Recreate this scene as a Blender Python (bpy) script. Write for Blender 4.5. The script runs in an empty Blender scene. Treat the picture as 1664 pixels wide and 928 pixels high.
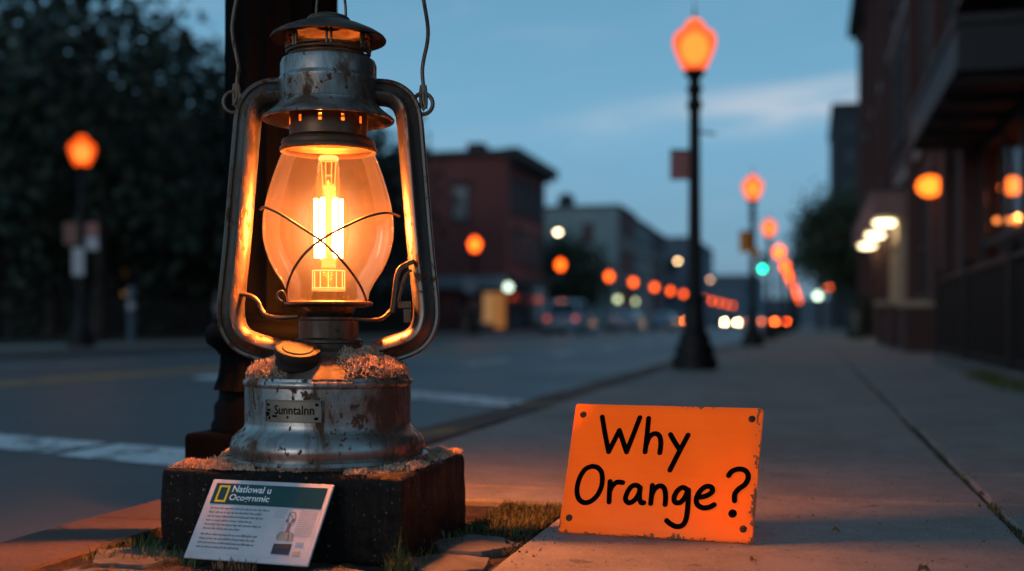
import bpy, math, random
import numpy as np
from mathutils import Vector, Matrix

random.seed(7)
RNG = np.random.default_rng(11)
scene = bpy.context.scene
COL = scene.collection
R = math.radians
PI = math.pi

# ------------------------------------------------------------------ mesh helpers
class MB:
    """collects geometry for ONE mesh object"""
    def __init__(self):
        self.v = []; self.f = []
    def add(self, vs, fs):
        o = len(self.v)
        self.v += [tuple(p) for p in vs]
        self.f += [tuple(i + o for i in q) for q in fs]
        return self
    def box(self, x0, x1, y0, y1, z0, z1):
        return self.add([(x0,y0,z0),(x1,y0,z0),(x1,y1,z0),(x0,y1,z0),(x0,y0,z1),(x1,y0,z1),(x1,y1,z1),(x0,y1,z1)],
                 [(0,3,2,1),(4,5,6,7),(0,1,5,4),(1,2,6,5),(2,3,7,6),(3,0,4,7)])
    def mbox(self, M, sx, sy, sz):
        pts = [M @ Vector((a*sx/2, b*sy/2, c*sz/2)) for a,b,c in
               [(-1,-1,-1),(1,-1,-1),(1,1,-1),(-1,1,-1),(-1,-1,1),(1,-1,1),(1,1,1),(-1,1,1)]]
        return self.add(pts, [(0,3,2,1),(4,5,6,7),(0,1,5,4),(1,2,6,5),(2,3,7,6),(3,0,4,7)])
    def quad(self, a, b, c, d):
        return self.add([a,b,c,d], [(0,1,2,3)])
    def lathe(self, prof, n=32, M=None, cap0=False, cap1=False):
        M = M or Matrix.Identity(4)
        vs = []; fs = []
        for r, z in prof:
            for k in range(n):
                a = 2*PI*k/n
                vs.append(M @ Vector((r*math.cos(a), r*math.sin(a), z)))
        for i in range(len(prof)-1):
            for k in range(n):
                k2 = (k+1) % n
                fs.append((i*n+k, i*n+k2, (i+1)*n+k2, (i+1)*n+k))
        if cap0: fs.append(tuple(reversed(range(n))))
        if cap1: fs.append(tuple((len(prof)-1)*n+k for k in range(n)))
        return self.add(vs, fs)
    def sweep(self, pts, section, up=(0,1,0), cap=True, close=False, scale=None):
        """section: list of (a,c): a along (up x tangent), c along up"""
        pts = [Vector(p) for p in pts]; up = Vector(up)
        vs = []; fs = []; m = len(section)
        for i, p in enumerate(pts):
            t = (pts[min(i+1,len(pts)-1)] - pts[max(i-1,0)]).normalized()
            if close: t = (pts[(i+1) % len(pts)] - pts[i-1]).normalized()
            n = up.cross(t)
            if n.length < 1e-4: n = Vector((1,0,0)).cross(t)
            n.normalize(); b = t.cross(n).normalized()
            s = scale[i] if scale else 1
            for a, c in section: vs.append(p + n*a*s + b*c*s)
        L = len(pts)
        for i in range(L if close else L-1):
            j = (i+1) % L
            for k in range(m):
                k2 = (k+1) % m
                fs.append((i*m+k, i*m+k2, j*m+k2, j*m+k))
        if cap and not close:
            fs.append(tuple(reversed(range(m)))); fs.append(tuple((L-1)*m+k for k in range(m)))
        return self.add(vs, fs)
    def tube(self, pts, r, n=8, up=(0.13,0.31,0.94), close=False, scale=None):
        return self.sweep(pts, [(r*math.cos(2*PI*k/n), r*math.sin(2*PI*k/n)) for k in range(n)], up, True, close, scale)
    def sphere(self, c, r, n=16, sz=1.0):
        c = Vector(c)
        pr = [(max(1e-4, r*math.sin(PI*i/n)), -r*sz*math.cos(PI*i/n)) for i in range(n+1)]
        return self.lathe(pr, n*2, Matrix.Translation(c))
    def build(self, name, m, parent=None, smooth=None, bevel=0, segs=2):
        me = bpy.data.meshes.new(name)
        me.from_pydata([tuple(p) for p in self.v], [], self.f)
        me.update()
        if smooth is not None:
            me.shade_smooth()
            me.set_sharp_from_angle(angle=R(smooth))
        me.materials.append(m)
        o = bpy.data.objects.new(name, me); COL.objects.link(o)
        if parent is not None: o.parent = parent
        if bevel:
            b = o.modifiers.new('bevel', 'BEVEL'); b.width = bevel; b.segments = segs; b.limit_method = 'ANGLE'; b.angle_limit = R(40)
        return o

def np_mesh(name, V, F, m, parent=None):
    me = bpy.data.meshes.new(name)
    me.from_pydata(V.tolist() if hasattr(V,'tolist') else V, [], F.tolist() if hasattr(F,'tolist') else F)
    me.update(); me.materials.append(m)
    o = bpy.data.objects.new(name, me); COL.objects.link(o)
    if parent is not None: o.parent = parent
    return o

def spline(pts, n=6):
    pts = [Vector(p) for p in pts]; out = []
    for i in range(len(pts)-1):
        p0 = pts[max(i-1,0)]; p1 = pts[i]; p2 = pts[i+1]; p3 = pts[min(i+2,len(pts)-1)]
        for k in range(n):
            t = k/n
            out.append(0.5*((2*p1)+(p2-p0)*t+(2*p0-5*p1+4*p2-p3)*t*t+(3*p1-p0-3*p2+p3)*t**3))
    out.append(pts[-1]); return out

def tag(o, label=None, cat=None, group=None, kind=None):
    if label: o['label'] = label
    if cat: o['category'] = cat
    if group: o['group'] = group
    if kind: o['kind'] = kind
    return o
def empty(name, loc=(0,0,0), rz=0, label=None, cat=None, group=None):
    o = bpy.data.objects.new(name, None); COL.objects.link(o)
    o.empty_display_size = 0.1
    o.location = loc; o.rotation_euler = (0,0,rz)
    return tag(o, label, cat, group)
KIDS = {}
def copy_tree(o, parent=None):
    c = o.copy(); COL.objects.link(c); c.parent = parent
    for ch in [x for x in COL.objects if x.parent == o]: copy_tree(ch, c)
    return c
def point_light(parent, loc, energy, color, radius=0.05, name='lamp_light'):
    l = bpy.data.lights.new(name, 'POINT'); l.energy = energy; l.color = color; l.shadow_soft_size = radius
    o = bpy.data.objects.new(name, l); COL.objects.link(o); o.location = loc
    if parent is not None: o.parent = parent
    return o
ORD = ['first','second','third','fourth','fifth','sixth','seventh','eighth','ninth','tenth','eleventh','twelfth','thirteenth','fourteenth','fifteenth','sixteenth']

# ------------------------------------------------------------------ materials
class NT:
    def __init__(self, name):
        self.m = bpy.data.materials.new(name); self.m.use_nodes = True
        self.t = self.m.node_tree; self.t.nodes.clear()
        self.out = self.t.nodes.new('ShaderNodeOutputMaterial')
        self.tc = None
    def n(self, kind, **kw):
        x = self.t.nodes.new(kind)
        for k, v in kw.items():
            if k in x.inputs: x.inputs[k].default_value = v
            else: setattr(x, k, v)
        return x
    def l(self, a, b): self.t.links.new(a, b)
    def coord(self, kind='Object', scale=(1,1,1), loc=(0,0,0)):
        if self.tc is None: self.tc = self.n('ShaderNodeTexCoord')
        mp = self.n('ShaderNodeMapping'); mp.inputs['Scale'].default_value = scale; mp.inputs['Location'].default_value = loc
        self.l(self.tc.outputs[kind], mp.inputs['Vector']); return mp.outputs['Vector']
    def noise(self, scale, detail=6, rough=.6, vec=None, dist=0):
        x = self.n('ShaderNodeTexNoise'); x.inputs['Scale'].default_value = scale; x.inputs['Detail'].default_value = detail
        x.inputs['Roughness'].default_value = rough; x.inputs['Distortion'].default_value = dist
        self.l(vec if vec is not None else self.coord(), x.inputs['Vector']); return x.outputs['Fac']
    def ramp(self, fac, stops):
        x = self.n('ShaderNodeValToRGB'); e = x.color_ramp.elements
        while len(e) < len(stops): e.new(0.5)
        for i, (p, c) in enumerate(stops):
            e[i].position = p
            e[i].color = (c, c, c, 1) if isinstance(c, (int, float)) else (*c, 1)
        self.l(fac, x.inputs['Fac']); return x.outputs['Color']
    def mix(self, fac, a, b, mode='MIX'):
        x = self.n('ShaderNodeMix', data_type='RGBA', blend_type=mode)
        for i, s in ((0, fac), (6, a), (7, b)):
            if isinstance(s, (int, float)): x.inputs[i].default_value = s
            elif isinstance(s, tuple): x.inputs[i].default_value = (*s, 1)
            else: self.l(s, x.inputs[i])
        return x.outputs[2]
    def math(self, op, a, b=0, clamp=False):
        x = self.n('ShaderNodeMath', operation=op, use_clamp=clamp)
        for i, s in ((0, a), (1, b)):
            if isinstance(s, (int, float)): x.inputs[i].default_value = s
            else: self.l(s, x.inputs[i])
        return x.outputs[0]
    def bump(self, h, strength=.3, dist=.01):
        x = self.n('ShaderNodeBump'); x.inputs['Strength'].default_value = strength; x.inputs['Distance'].default_value = dist
        self.l(h, x.inputs['Height']); return x.outputs['Normal']
    def pbr(self, color, rough=.7, metal=0., normal=None, emit=None, estr=0, spec=None):
        x = self.n('ShaderNodeBsdfPrincipled')
        for k, s in (('Base Color', color), ('Roughness', rough), ('Metallic', metal)):
            if isinstance(s, tuple): x.inputs[k].default_value = (*s, 1)
            elif isinstance(s, (int, float)): x.inputs[k].default_value = s
            else: self.l(s, x.inputs[k])
        if normal is not None: self.l(normal, x.inputs['Normal'])
        if spec is not None: x.inputs['Specular IOR Level'].default_value = spec
        if emit is not None:
            if isinstance(emit, tuple): x.inputs['Emission Color'].default_value = (*emit, 1)
            else: self.l(emit, x.inputs['Emission Color'])
            x.inputs['Emission Strength'].default_value = estr
        self.l(x.outputs[0], self.out.inputs['Surface']); return x
    def done(self): return self.m

def mottled(name, c1, c2, scale=8, rough=.8, metal=0, bump=.3, bdist=.01, bscale=None, vec=(1,1,1), spec=None, lo=.35, hi=.65):
    t = NT(name); v = t.coord(scale=vec)
    f = t.noise(scale, vec=v)
    c = t.ramp(f, [(lo, c1), (hi, c2)])
    nb = t.bump(t.noise(bscale or scale*6, vec=v), bump, bdist) if bump else None
    t.pbr(c, rough, metal, nb, spec=spec); return t.done()
def plain(name, c, rough=.6, metal=0, spec=None):
    return mottled(name, tuple(x*.8 for x in c), tuple(min(1, x*1.15) for x in c), 6, rough, metal, 0, spec=spec)
def glow(name, c, s):
    t = NT(name); e = t.n('ShaderNodeEmission'); e.inputs['Color'].default_value = (*c,1); e.inputs['Strength'].default_value = s
    t.l(e.outputs[0], t.out.inputs['Surface']); return t.done()
def glow_shell(name, c, s, transp):
    t = NT(name)
    e = t.n('ShaderNodeEmission'); e.inputs['Color'].default_value = (*c,1); e.inputs['Strength'].default_value = s
    tr = t.n('ShaderNodeBsdfTransparent'); tr.inputs['Color'].default_value = (1,.75,.5,1)
    mx = t.n('ShaderNodeMixShader'); mx.inputs[0].default_value = transp
    t.l(e.outputs[0], mx.inputs[1]); t.l(tr.outputs[0], mx.inputs[2])
    t.l(mx.outputs[0], t.out.inputs['Surface']); return t.done()

def rusty_metal(name, steel, rough, rust_lo, rust_hi, pit=.62, drip=True, metal=.9, rust=(.05,.022,.012), rust2=(.10,.042,.018)):
    t = NT(name)
    v = t.coord(); vd = t.coord(scale=(1,1,.28))
    big = t.noise(11, 8, .66, vd if drip else v, .8)
    gate = t.noise(9, 3, .5, t.coord(loc=(7,3,5)))
    pits = t.math('ADD', t.noise(70, 5, .65, t.coord(scale=(1,1,.6))), t.math('MULTIPLY', t.math('SUBTRACT', gate, .5), .55))
    grime = t.noise(5, 6, .6, t.coord(scale=(1,1,.5), loc=(3,1,2)))
    m1 = t.ramp(big, [(rust_lo, 0.), (rust_hi, 1.)])
    m2 = t.ramp(pits, [(pit, 0.), (pit+.03, 1.)])
    msk = t.math('MAXIMUM', m1, m2)
    base = t.mix(t.ramp(grime, [(.3, 0.), (.7, 1.)]), steel, tuple(x*.5 for x in steel))
    base = t.mix(t.ramp(big, [(rust_lo-.13, 0.), (rust_lo+.01, .75)]), base, (.17,.10,.065))
    rc = t.mix(t.noise(60, 5, .6, v), rust, rust2)
    col = t.mix(msk, base, rc)
    ro = t.math('ADD', t.math('MULTIPLY', msk, .5), t.math('ADD', t.math('MULTIPLY', grime, .22), rough), True)
    me = t.math('MULTIPLY', t.math('SUBTRACT', 1, msk), metal)
    h = t.math('SUBTRACT', t.math('MULTIPLY', t.noise(40, 4, .6, v), .35), t.math('MULTIPLY', msk, .7))
    t.pbr(col, ro, me, t.bump(h, .35, .003)); return t.done()

M = {}
M['steel'] = rusty_metal('galvanised_steel', (.50,.475,.45), .27, .545, .60, .60)
M['dusty_steel'] = mottled('dusty_steel', (.07,.045,.03), (.20,.15,.11), 22, .75, .35, .5, .002, 120)
M['capmetal'] = mottled('black_cap_metal', (.004,.003,.002), (.014,.009,.006), 40, .7, .0, .3, .002, 120)
M['tubesteel'] = rusty_metal('tube_steel', (.22,.20,.18), .30, .55, .62, .60)
M['bronze'] = rusty_metal('aged_bronze', (.20,.12,.07), .34, .55, .75, .64, rust=(.03,.015,.01), rust2=(.06,.03,.015))
M['darkmetal'] = rusty_metal('sooty_metal', (.10,.085,.075), .40, .50, .70, .63, rust=(.02,.012,.01), rust2=(.045,.025,.015))
M['wire'] = rusty_metal('wire_metal', (.20,.17,.14), .35, .5, .7, .6)
M['brass'] = mottled('tarnished_brass_plate', (.16,.14,.11), (.24,.21,.165), 30, .45, .6, .2, .001)
M['ink'] = plain('black_paint', (.0015,.0015,.0015), .8, spec=.05)
M['iron'] = mottled('black_iron_paint', (.004,.004,.005), (.010,.009,.009), 14, .55, .0, .3, .004, 60, spec=.25)
M['post_iron'] = mottled('old_post_iron', (.0006,.0007,.0008), (.0015,.0014,.0014), 14, .7, .0, .5, .004, 60, spec=.05)
M['dust'] = mottled('tan_dust', (.34,.21,.13), (.58,.40,.28), 40, .95, 0, 0)
M['dust2'] = mottled('dark_moss_crumbs', (.10,.06,.03), (.34,.2,.1), 60, .95, 0, 0)

# lantern glass: mostly clear, dusty amber film, with emission added for its glow
t = NT('amber_globe_glass')
v = t.coord(scale=(1,1,.35))
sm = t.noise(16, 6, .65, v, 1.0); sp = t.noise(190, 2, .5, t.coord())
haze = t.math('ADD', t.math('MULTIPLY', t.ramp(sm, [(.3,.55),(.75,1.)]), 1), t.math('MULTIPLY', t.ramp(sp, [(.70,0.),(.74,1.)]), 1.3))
tl = t.n('ShaderNodeBsdfTranslucent'); tl.inputs['Color'].default_value = (1,.60,.42,1)
tr = t.n('ShaderNodeBsdfTransparent'); tr.inputs['Color'].default_value = (.98,.84,.68,1)
gl = t.n('ShaderNodeBsdfGlossy'); gl.inputs['Roughness'].default_value = .06; gl.inputs['Color'].default_value = (1,.95,.9,1)
lw = t.n('ShaderNodeFresnel'); lw.inputs['IOR'].default_value = 1.35
m1 = t.n('ShaderNodeMixShader'); m2 = t.n('ShaderNodeMixShader')
t.l(t.math('MULTIPLY', haze, .015, True), m1.inputs[0]); t.l(tr.outputs[0], m1.inputs[1]); t.l(tl.outputs[0], m1.inputs[2])
t.l(t.math('MULTIPLY', lw.outputs[0], .5), m2.inputs[0]); t.l(m1.outputs[0], m2.inputs[1]); t.l(gl.outputs[0], m2.inputs[2])
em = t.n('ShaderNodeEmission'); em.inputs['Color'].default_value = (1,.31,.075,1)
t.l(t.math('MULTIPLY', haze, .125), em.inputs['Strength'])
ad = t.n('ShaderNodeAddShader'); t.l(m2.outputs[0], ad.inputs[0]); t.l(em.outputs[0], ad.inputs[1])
t.l(ad.outputs[0], t.out.inputs['Surface']); M['globe'] = t.done()
t = NT('bloom_glow')
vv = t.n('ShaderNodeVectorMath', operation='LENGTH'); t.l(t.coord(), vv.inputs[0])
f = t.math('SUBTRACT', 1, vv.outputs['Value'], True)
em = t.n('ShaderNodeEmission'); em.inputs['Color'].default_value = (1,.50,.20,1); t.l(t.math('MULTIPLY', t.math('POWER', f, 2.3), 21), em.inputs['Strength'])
t.l(em.outputs[0], t.out.inputs['Volume']); M['bloom_glow'] = t.done()  # emissive volume standing in for lens bloom around the filaments
M['filament'] = glow('white_hot_filament', (1,.70,.40), 60)
M['filcap'] = glow('hot_glass_stem', (1,.45,.13), 2.2)
M['halo_glow'] = glow_shell('halo_shell', (1,.40,.10), 1.5, .93)  # glowing shell added around the filaments for a soft halo
M['socket'] = glow_shell('glowing_socket_glass', (1,.30,.045), .75, .35)

LAMPC = (1,.115,.008)
M['lampshell'] = glow_shell('amber_lamp_globe', (1,.10,.008), 1.9, .5)
M['lampcore'] = glow('amber_lamp_core', (1,.36,.085), 2.5)
M['lampshell_f'] = glow_shell('amber_lamp_globe_far', (1,.105,.008), 5.0, .3)
M['lampcore_f'] = glow('amber_lamp_core_far', (1,.13,.012), 12)
M['white_glow'] = glow('warm_white_light', (1,.72,.42), 60)
M['green_white'] = glow('pale_green_light', (.62,.85,.60), 16)
M['green_dim'] = glow('dim_green_light', (.5,.55,.30), 5)
M['green_sig'] = glow('green_signal', (.0,.75,.38), 16)
M['head'] = glow('headlight_glow', (1,.70,.36), 120)
M['tail'] = glow('taillight_glow', (1,.10,.012), 150)
M['tail_dim'] = glow('taillight_dim', (1,.2,.06), 20)
M['canopy_light'] = glow('canopy_light', (1,.80,.48), 7)
M['warmwin'] = glow('lit_window_warm', (1,.50,.20), .34)
M['warmwin_dim'] = glow('lit_window_dim', (1,.40,.12), .3)

# concrete
t = NT('concrete')
v = t.coord()
big = t.noise(1.3, 6, .65, v, .4); mid = t.noise(9, 6, .7, v); fine = t.noise(170, 3, .6, v)
c = t.mix(t.ramp(big, [(.3,0.),(.7,1.)]), (.155,.145,.135), (.265,.24,.22))
c = t.mix(t.ramp(mid, [(.42,.0),(.75,.6)]), c, (.10,.088,.078))
c = t.mix(t.ramp(t.noise(2.6, 4, .5, t.coord(loc=(5,2,0))), [(.55,.0),(.66,.5)]), c, (.11,.10,.09))
c = t.mix(t.ramp(t.noise(11, 1, .4, t.coord(loc=(1,7,0))), [(.74,.0),(.76,.7)]), c, (.05,.045,.045))
c = t.mix(t.ramp(fine, [(.58,.0),(.70,.6)]), c, (.42,.40,.36))
c = t.mix(t.ramp(t.noise(62, 2, .5, v), [(.66,.0),(.69,.85)]), c, (.06,.05,.045))
h = t.math('ADD', t.math('MULTIPLY', mid, .6), t.math('MULTIPLY', fine, .25))
t.pbr(c, .82, 0, t.bump(h, .55, .006)); M['concrete'] = t.done()
t = NT('asphalt')
v = t.coord()
big = t.noise(.5, 6, .6, v); fine = t.noise(95, 3, .7, v)
c = t.mix(t.ramp(big, [(.3,0.),(.7,1.)]), (.046,.053,.060), (.078,.086,.094))
c = t.mix(t.ramp(fine, [(.52,.0),(.72,.7)]), c, (.13,.125,.12))
t.pbr(c, t.ramp(big, [(.3,.36),(.7,.58)]), 0, t.bump(fine, .7, .012)); M['asphalt'] = t.done()
def paint(name, c, road=(.06,.06,.06)):
    t = NT(name); v = t.coord()
    w = t.ramp(t.noise(7, 7, .75, v), [(.38,0.),(.52,1.)]); w2 = t.ramp(t.noise(45, 3, .6, v), [(.3,.45),(.5,1.)])
    t.pbr(t.mix(t.math('MULTIPLY', w, w2), road, c), .7, 0, t.bump(t.noise(95,3,.7,v), .4, .006)); return t.done()
M['white_paint'] = paint('white_road_paint', (.82,.83,.84))
M['yellow_paint'] = paint('yellow_road_paint', (.60,.30,.06))
t = NT('red_kerb_stone'); v = t.coord()
c = t.mix(t.ramp(t.noise(3.5, 6, .65, v), [(.35,0.),(.65,1.)]), (.055,.033,.026), (.105,.066,.052))
c = t.mix(t.ramp(t.noise(2.2, 5, .6, t.coord(loc=(4,2,1))), [(.60,0.),(.66,1.)]), c, (.30,.15,.03))
c = t.mix(t.ramp(t.noise(30, 4, .6, v), [(.5,0.),(.75,.7)]), c, (.07,.045,.035))
t.pbr(c, .85, 0, t.bump(t.noise(55,5,.7,v), .7, .008)); M['kerb'] = t.done()
M['soil'] = mottled('soil', (.014,.010,.007), (.06,.04,.024), 18, .95, 0, 1, .02, 60)
M['flagstone'] = mottled('flagstone', (.055,.052,.05), (.15,.14,.13), 9, .85, 0, .6, .01, 60)
t = NT('black_rotten_wood'); v = t.coord(scale=(14,14,1.1)); vo = t.coord()
g = t.noise(4, 6, .7, v, .5)
c = t.mix(g, (.0025,.0023,.0023), (.012,.0075,.005))
c = t.mix(t.ramp(t.noise(7.5, 6, .55, vo, .3), [(.635,0.),(.655,1.)]), c, (.17,.16,.15))
c = t.mix(t.ramp(t.noise(130, 2, .5, vo), [(.68,0.),(.70,1.)]), c, (.20,.12,.07))
t.pbr(c, t.ramp(t.noise(9,5,.6,vo), [(.3,.42),(.7,.75)]), 0, t.bump(t.math('ADD', g, t.math('MULTIPLY', t.noise(20,5,.6,vo), .8)), .8, .012)); [x for x in t.t.nodes if x.type=='BSDF_PRINCIPLED'][0].inputs['Specular IOR Level'].default_value = .22; M['block'] = t.done()

# sign paint brightened by added emission, with chipped dirty margins (object coords: x along width, y up, metres from lower left)
SW, SH = .412, .290
t = NT('orange_sign_paint'); v = t.coord()
sx = t.n('ShaderNodeSeparateXYZ'); t.l(v, sx.inputs[0])
dx = t.math('MINIMUM', sx.outputs[0], t.math('SUBTRACT', SW, sx.outputs[0])); dy = t.math('MINIMUM', sx.outputs[1], t.math('SUBTRACT', SH, sx.outputs[1]))
edge = t.math('MINIMUM', dx, dy)
e1 = t.ramp(t.math('MULTIPLY', edge, 22), [(0.,1.),(.45,0.)])
chip = t.math('ADD', t.math('MULTIPLY', t.noise(70, 5, .75, t.coord(scale=(1.3,.8,1)), .3), .50), t.math('MULTIPLY', t.noise(13, 4, .6, t.coord(loc=(2,1,0))), .50))
cm = t.ramp(t.math('ADD', chip, t.math('MULTIPLY', e1, .20)), [(.70,0.),(.725,1.)])
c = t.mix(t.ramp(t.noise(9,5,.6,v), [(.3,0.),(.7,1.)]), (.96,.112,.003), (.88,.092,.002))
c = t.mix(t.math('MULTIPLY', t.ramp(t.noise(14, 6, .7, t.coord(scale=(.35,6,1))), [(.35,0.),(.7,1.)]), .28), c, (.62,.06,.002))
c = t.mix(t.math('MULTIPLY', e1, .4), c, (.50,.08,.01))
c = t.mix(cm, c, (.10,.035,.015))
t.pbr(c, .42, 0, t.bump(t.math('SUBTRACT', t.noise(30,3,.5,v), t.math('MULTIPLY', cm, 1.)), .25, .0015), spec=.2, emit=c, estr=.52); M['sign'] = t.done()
M['screw'] = rusty_metal('rusty_screw', (.25,.2,.15), .4, .4, .6, .55)
M['card'] = mottled('white_card', (.50,.50,.52), (.60,.60,.62), 20, .35, 0, .05, .001)
M['card_green'] = plain('dark_green_print', (.010,.058,.056), .35)
M['card_yellow'] = plain('yellow_print', (.85,.60,.02), .4)
M['card_white'] = plain('white_print', (.85,.85,.85), .4)
M['card_grey'] = plain('grey_print', (.16,.17,.19), .5)
M['card_pale'] = plain('pale_grey_print', (.36,.37,.39), .5)
M['card_tan'] = plain('tan_print', (.48,.38,.27), .5)
M['card_navy'] = plain('navy_print', (.03,.035,.06), .5)
M['card_brown'] = plain('brown_print', (.10,.05,.03), .5)
M['card_blue'] = plain('pale_blue_print', (.32,.42,.48), .5)

def brick(name, c1, c2, mortar, scale=4):
    t = NT(name); v0 = t.n('ShaderNodeTexCoord').outputs['Object']
    s = t.n('ShaderNodeSeparateXYZ'); t.l(v0, s.inputs[0])
    cb = t.n('ShaderNodeCombineXYZ'); t.l(t.math('ADD', s.outputs[0], s.outputs[1]), cb.inputs[0]); t.l(s.outputs[2], cb.inputs[1])
    b = t.n('ShaderNodeTexBrick'); b.inputs['Color1'].default_value = (*c1,1); b.inputs['Color2'].default_value = (*c2,1); b.inputs['Mortar'].default_value = (*mortar,1)
    b.inputs['Scale'].default_value = scale; b.inputs['Mortar Size'].default_value = .015
    t.l(cb.outputs[0], b.inputs['Vector'])
    c = t.mix(t.ramp(t.noise(.7,6,.65), [(.35,0.),(.7,.6)]), b.outputs['Color'], tuple(x*.45 for x in c1))
    t.pbr(c, .85, 0, t.bump(b.outputs['Fac'], .4, .01)); return t.done()
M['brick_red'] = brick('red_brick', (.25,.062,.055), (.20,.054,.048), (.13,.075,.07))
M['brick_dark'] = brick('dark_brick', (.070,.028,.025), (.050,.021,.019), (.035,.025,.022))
M['brick_far'] = mottled('far_brick', (.11,.052,.055), (.14,.07,.07), .6, .9, 0, 0)
M['bluegrey'] = mottled('blue_grey_render', (.17,.24,.25), (.21,.28,.29), .4, .9, 0, 0)
M['slate'] = mottled('slate_wall', (.05,.065,.085), (.07,.09,.11), .5, .9, 0, 0)
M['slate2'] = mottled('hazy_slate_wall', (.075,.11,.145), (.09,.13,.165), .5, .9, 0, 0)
M['trim_dark'] = mottled('dark_trim', (.010,.011,.013), (.020,.021,.024), 3, .7, 0, 0)
M['trim_pale'] = mottled('pale_stone_trim', (.24,.225,.21), (.32,.30,.28), 3, .8, 0, 0)
M['canopy_paint'] = mottled('dusty_rose_canopy', (.14,.085,.085), (.19,.115,.11), 3, .7, 0, 0)
M['stone_warm'] = mottled('warm_stone', (.26,.20,.13), (.38,.30,.2), 3, .8, 0, 0)
t = NT('window_glass'); t.pbr(t.ramp(t.noise(2), [(.3,(.010,.014,.018)),(.7,(.02,.026,.03))]), .06, 0); M['glass'] = t.done()
t = NT('clear_pane')
tr = t.n('ShaderNodeBsdfTransparent'); gl = t.n('ShaderNodeBsdfGlossy'); gl.inputs['Roughness'].default_value = .04
mx = t.n('ShaderNodeMixShader'); t.l(t.math('ADD', t.math('MULTIPLY', t.noise(3), .1), .12), mx.inputs[0]); t.l(tr.outputs[0], mx.inputs[1]); t.l(gl.outputs[0], mx.inputs[2])
t.l(mx.outputs[0], t.out.inputs['Surface']); M['clear_pane'] = t.done()
M['leaf'] = mottled('dark_leaves', (.008,.016,.010), (.022,.042,.022), 1.2, .7, 0, 0)
M['leaf2'] = mottled('green_leaves', (.014,.030,.014), (.035,.065,.03), 1.2, .7, 0, 0)
M['bark'] = mottled('bark', (.018,.013,.010), (.04,.03,.024), 6, .95, 0, .6, .02)
M['lawn'] = mottled('lawn', (.010,.014,.008), (.025,.032,.016), 2, .95, 0, 0)
M['grass'] = mottled('grass_blades', (.045,.062,.014), (.13,.135,.035), 25, .7, 0, 0)
M['moss'] = mottled('moss', (.018,.018,.007), (.055,.048,.018), 40, .95, 0, 0)
M['grit'] = mottled('grit', (.03,.025,.02), (.12,.10,.08), 40, .9, 0, 0)
M['banner_pink'] = mottled('faded_pink_sign', (.30,.12,.11), (.36,.16,.15), 6, .7, 0, 0)
M['banner_white'] = mottled('white_sign', (.42,.42,.45), (.5,.5,.52), 6, .7, 0, 0)
M['banner_brown'] = mottled('brown_sign', (.19,.08,.06), (.24,.11,.08), 6, .7, 0, 0)
M['banner_yellow'] = mottled('amber_sign', (.62,.21,.015), (.7,.26,.02), 6, .6, 0, 0)
M['rubber'] = plain('tyre_rubber', (.012,.012,.012), .8)
M['rim'] = plain('wheel_rim', (.25,.25,.27), .35, .8)
def carpaint(name, c):
    t = NT(name); t.pbr(t.ramp(t.noise(3), [(.3, tuple(x*.85 for x in c)), (.7, c)]), .22, .3); return t.done()
M['car_blue'] = carpaint('blue_grey_car_paint', (.20,.32,.40)); M['car_dark'] = carpaint('dark_car_paint', (.05,.07,.09))
M['car_silver'] = carpaint('silver_car_paint', (.32,.38,.43)); M['car_red'] = carpaint('maroon_car_paint', (.16,.05,.045))
M['tail_off'] = plain('unlit_taillight', (.7,.05,.03), .25)
M['grey_metal'] = plain('grey_metal', (.18,.19,.2), .5, .3)
M['bin_green'] = plain('dark_green_bin', (.02,.035,.03), .5)

# ------------------------------------------------------------------ world: dusk sky
w = bpy.data.worlds.new('World'); scene.world = w; w.use_nodes = True
nt = w.node_tree; nt.nodes.clear(); N = nt.nodes.new; Lk = nt.links.new
wo = N('ShaderNodeOutputWorld'); bg = N('ShaderNodeBackground')
SUN_EL, SUN_ROT = R(3.0), R(200)
sky = N('ShaderNodeTexSky'); sky.sky_type = 'NISHITA'; sky.sun_disc = False; sky.sun_elevation = SUN_EL; sky.sun_rotation = SUN_ROT
sky.air_density = 1.2; sky.dust_density = .6; sky.ozone_density = 3.5
tc = N('ShaderNodeTexCoord'); sep = N('ShaderNodeSeparateXYZ'); Lk(tc.outputs['Generated'], sep.inputs[0])
def wmath(op, a, b, clamp=False):
    x = N('ShaderNodeMath'); x.operation = op; x.use_clamp = clamp
    for i, s in ((0,a),(1,b)):
        if isinstance(s,(int,float)): x.inputs[i].default_value = s
        else: Lk(s, x.inputs[i])
    return x.outputs[0]
def wramp(fac, stops):
    x = N('ShaderNodeValToRGB'); e = x.color_ramp.elements
    while len(e) < len(stops): e.new(.5)
    for i,(p,c) in enumerate(stops):
        e[i].position = p; e[i].color = (c,c,c,1) if isinstance(c,(int,float)) else (*c,1)
    Lk(fac, x.inputs[0]); return x.outputs[0]
def wmix(f, a, b, mode='MIX'):
    x = N('ShaderNodeMix'); x.data_type = 'RGBA'; x.blend_type = mode
    for i,s in ((0,f),(6,a),(7,b)):
        if isinstance(s,(int,float)): x.inputs[i].default_value = s
        elif isinstance(s,tuple): x.inputs[i].default_value = (*s,1)
        else: Lk(s, x.inputs[i])
    return x.outputs[2]
grad = wramp(sep.outputs[2], [(0.,(.16,.275,.385)),(.06,(.20,.38,.53)),(.16,(.20,.445,.64)),(.30,(.145,.36,.54)),(.6,(.11,.245,.37)),(1.,(.10,.21,.32))])
skyc = wmix(1.0, sky.outputs[0], (.10,.13,.18), 'MULTIPLY')
base = wmix(.08, grad, skyc)
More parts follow.
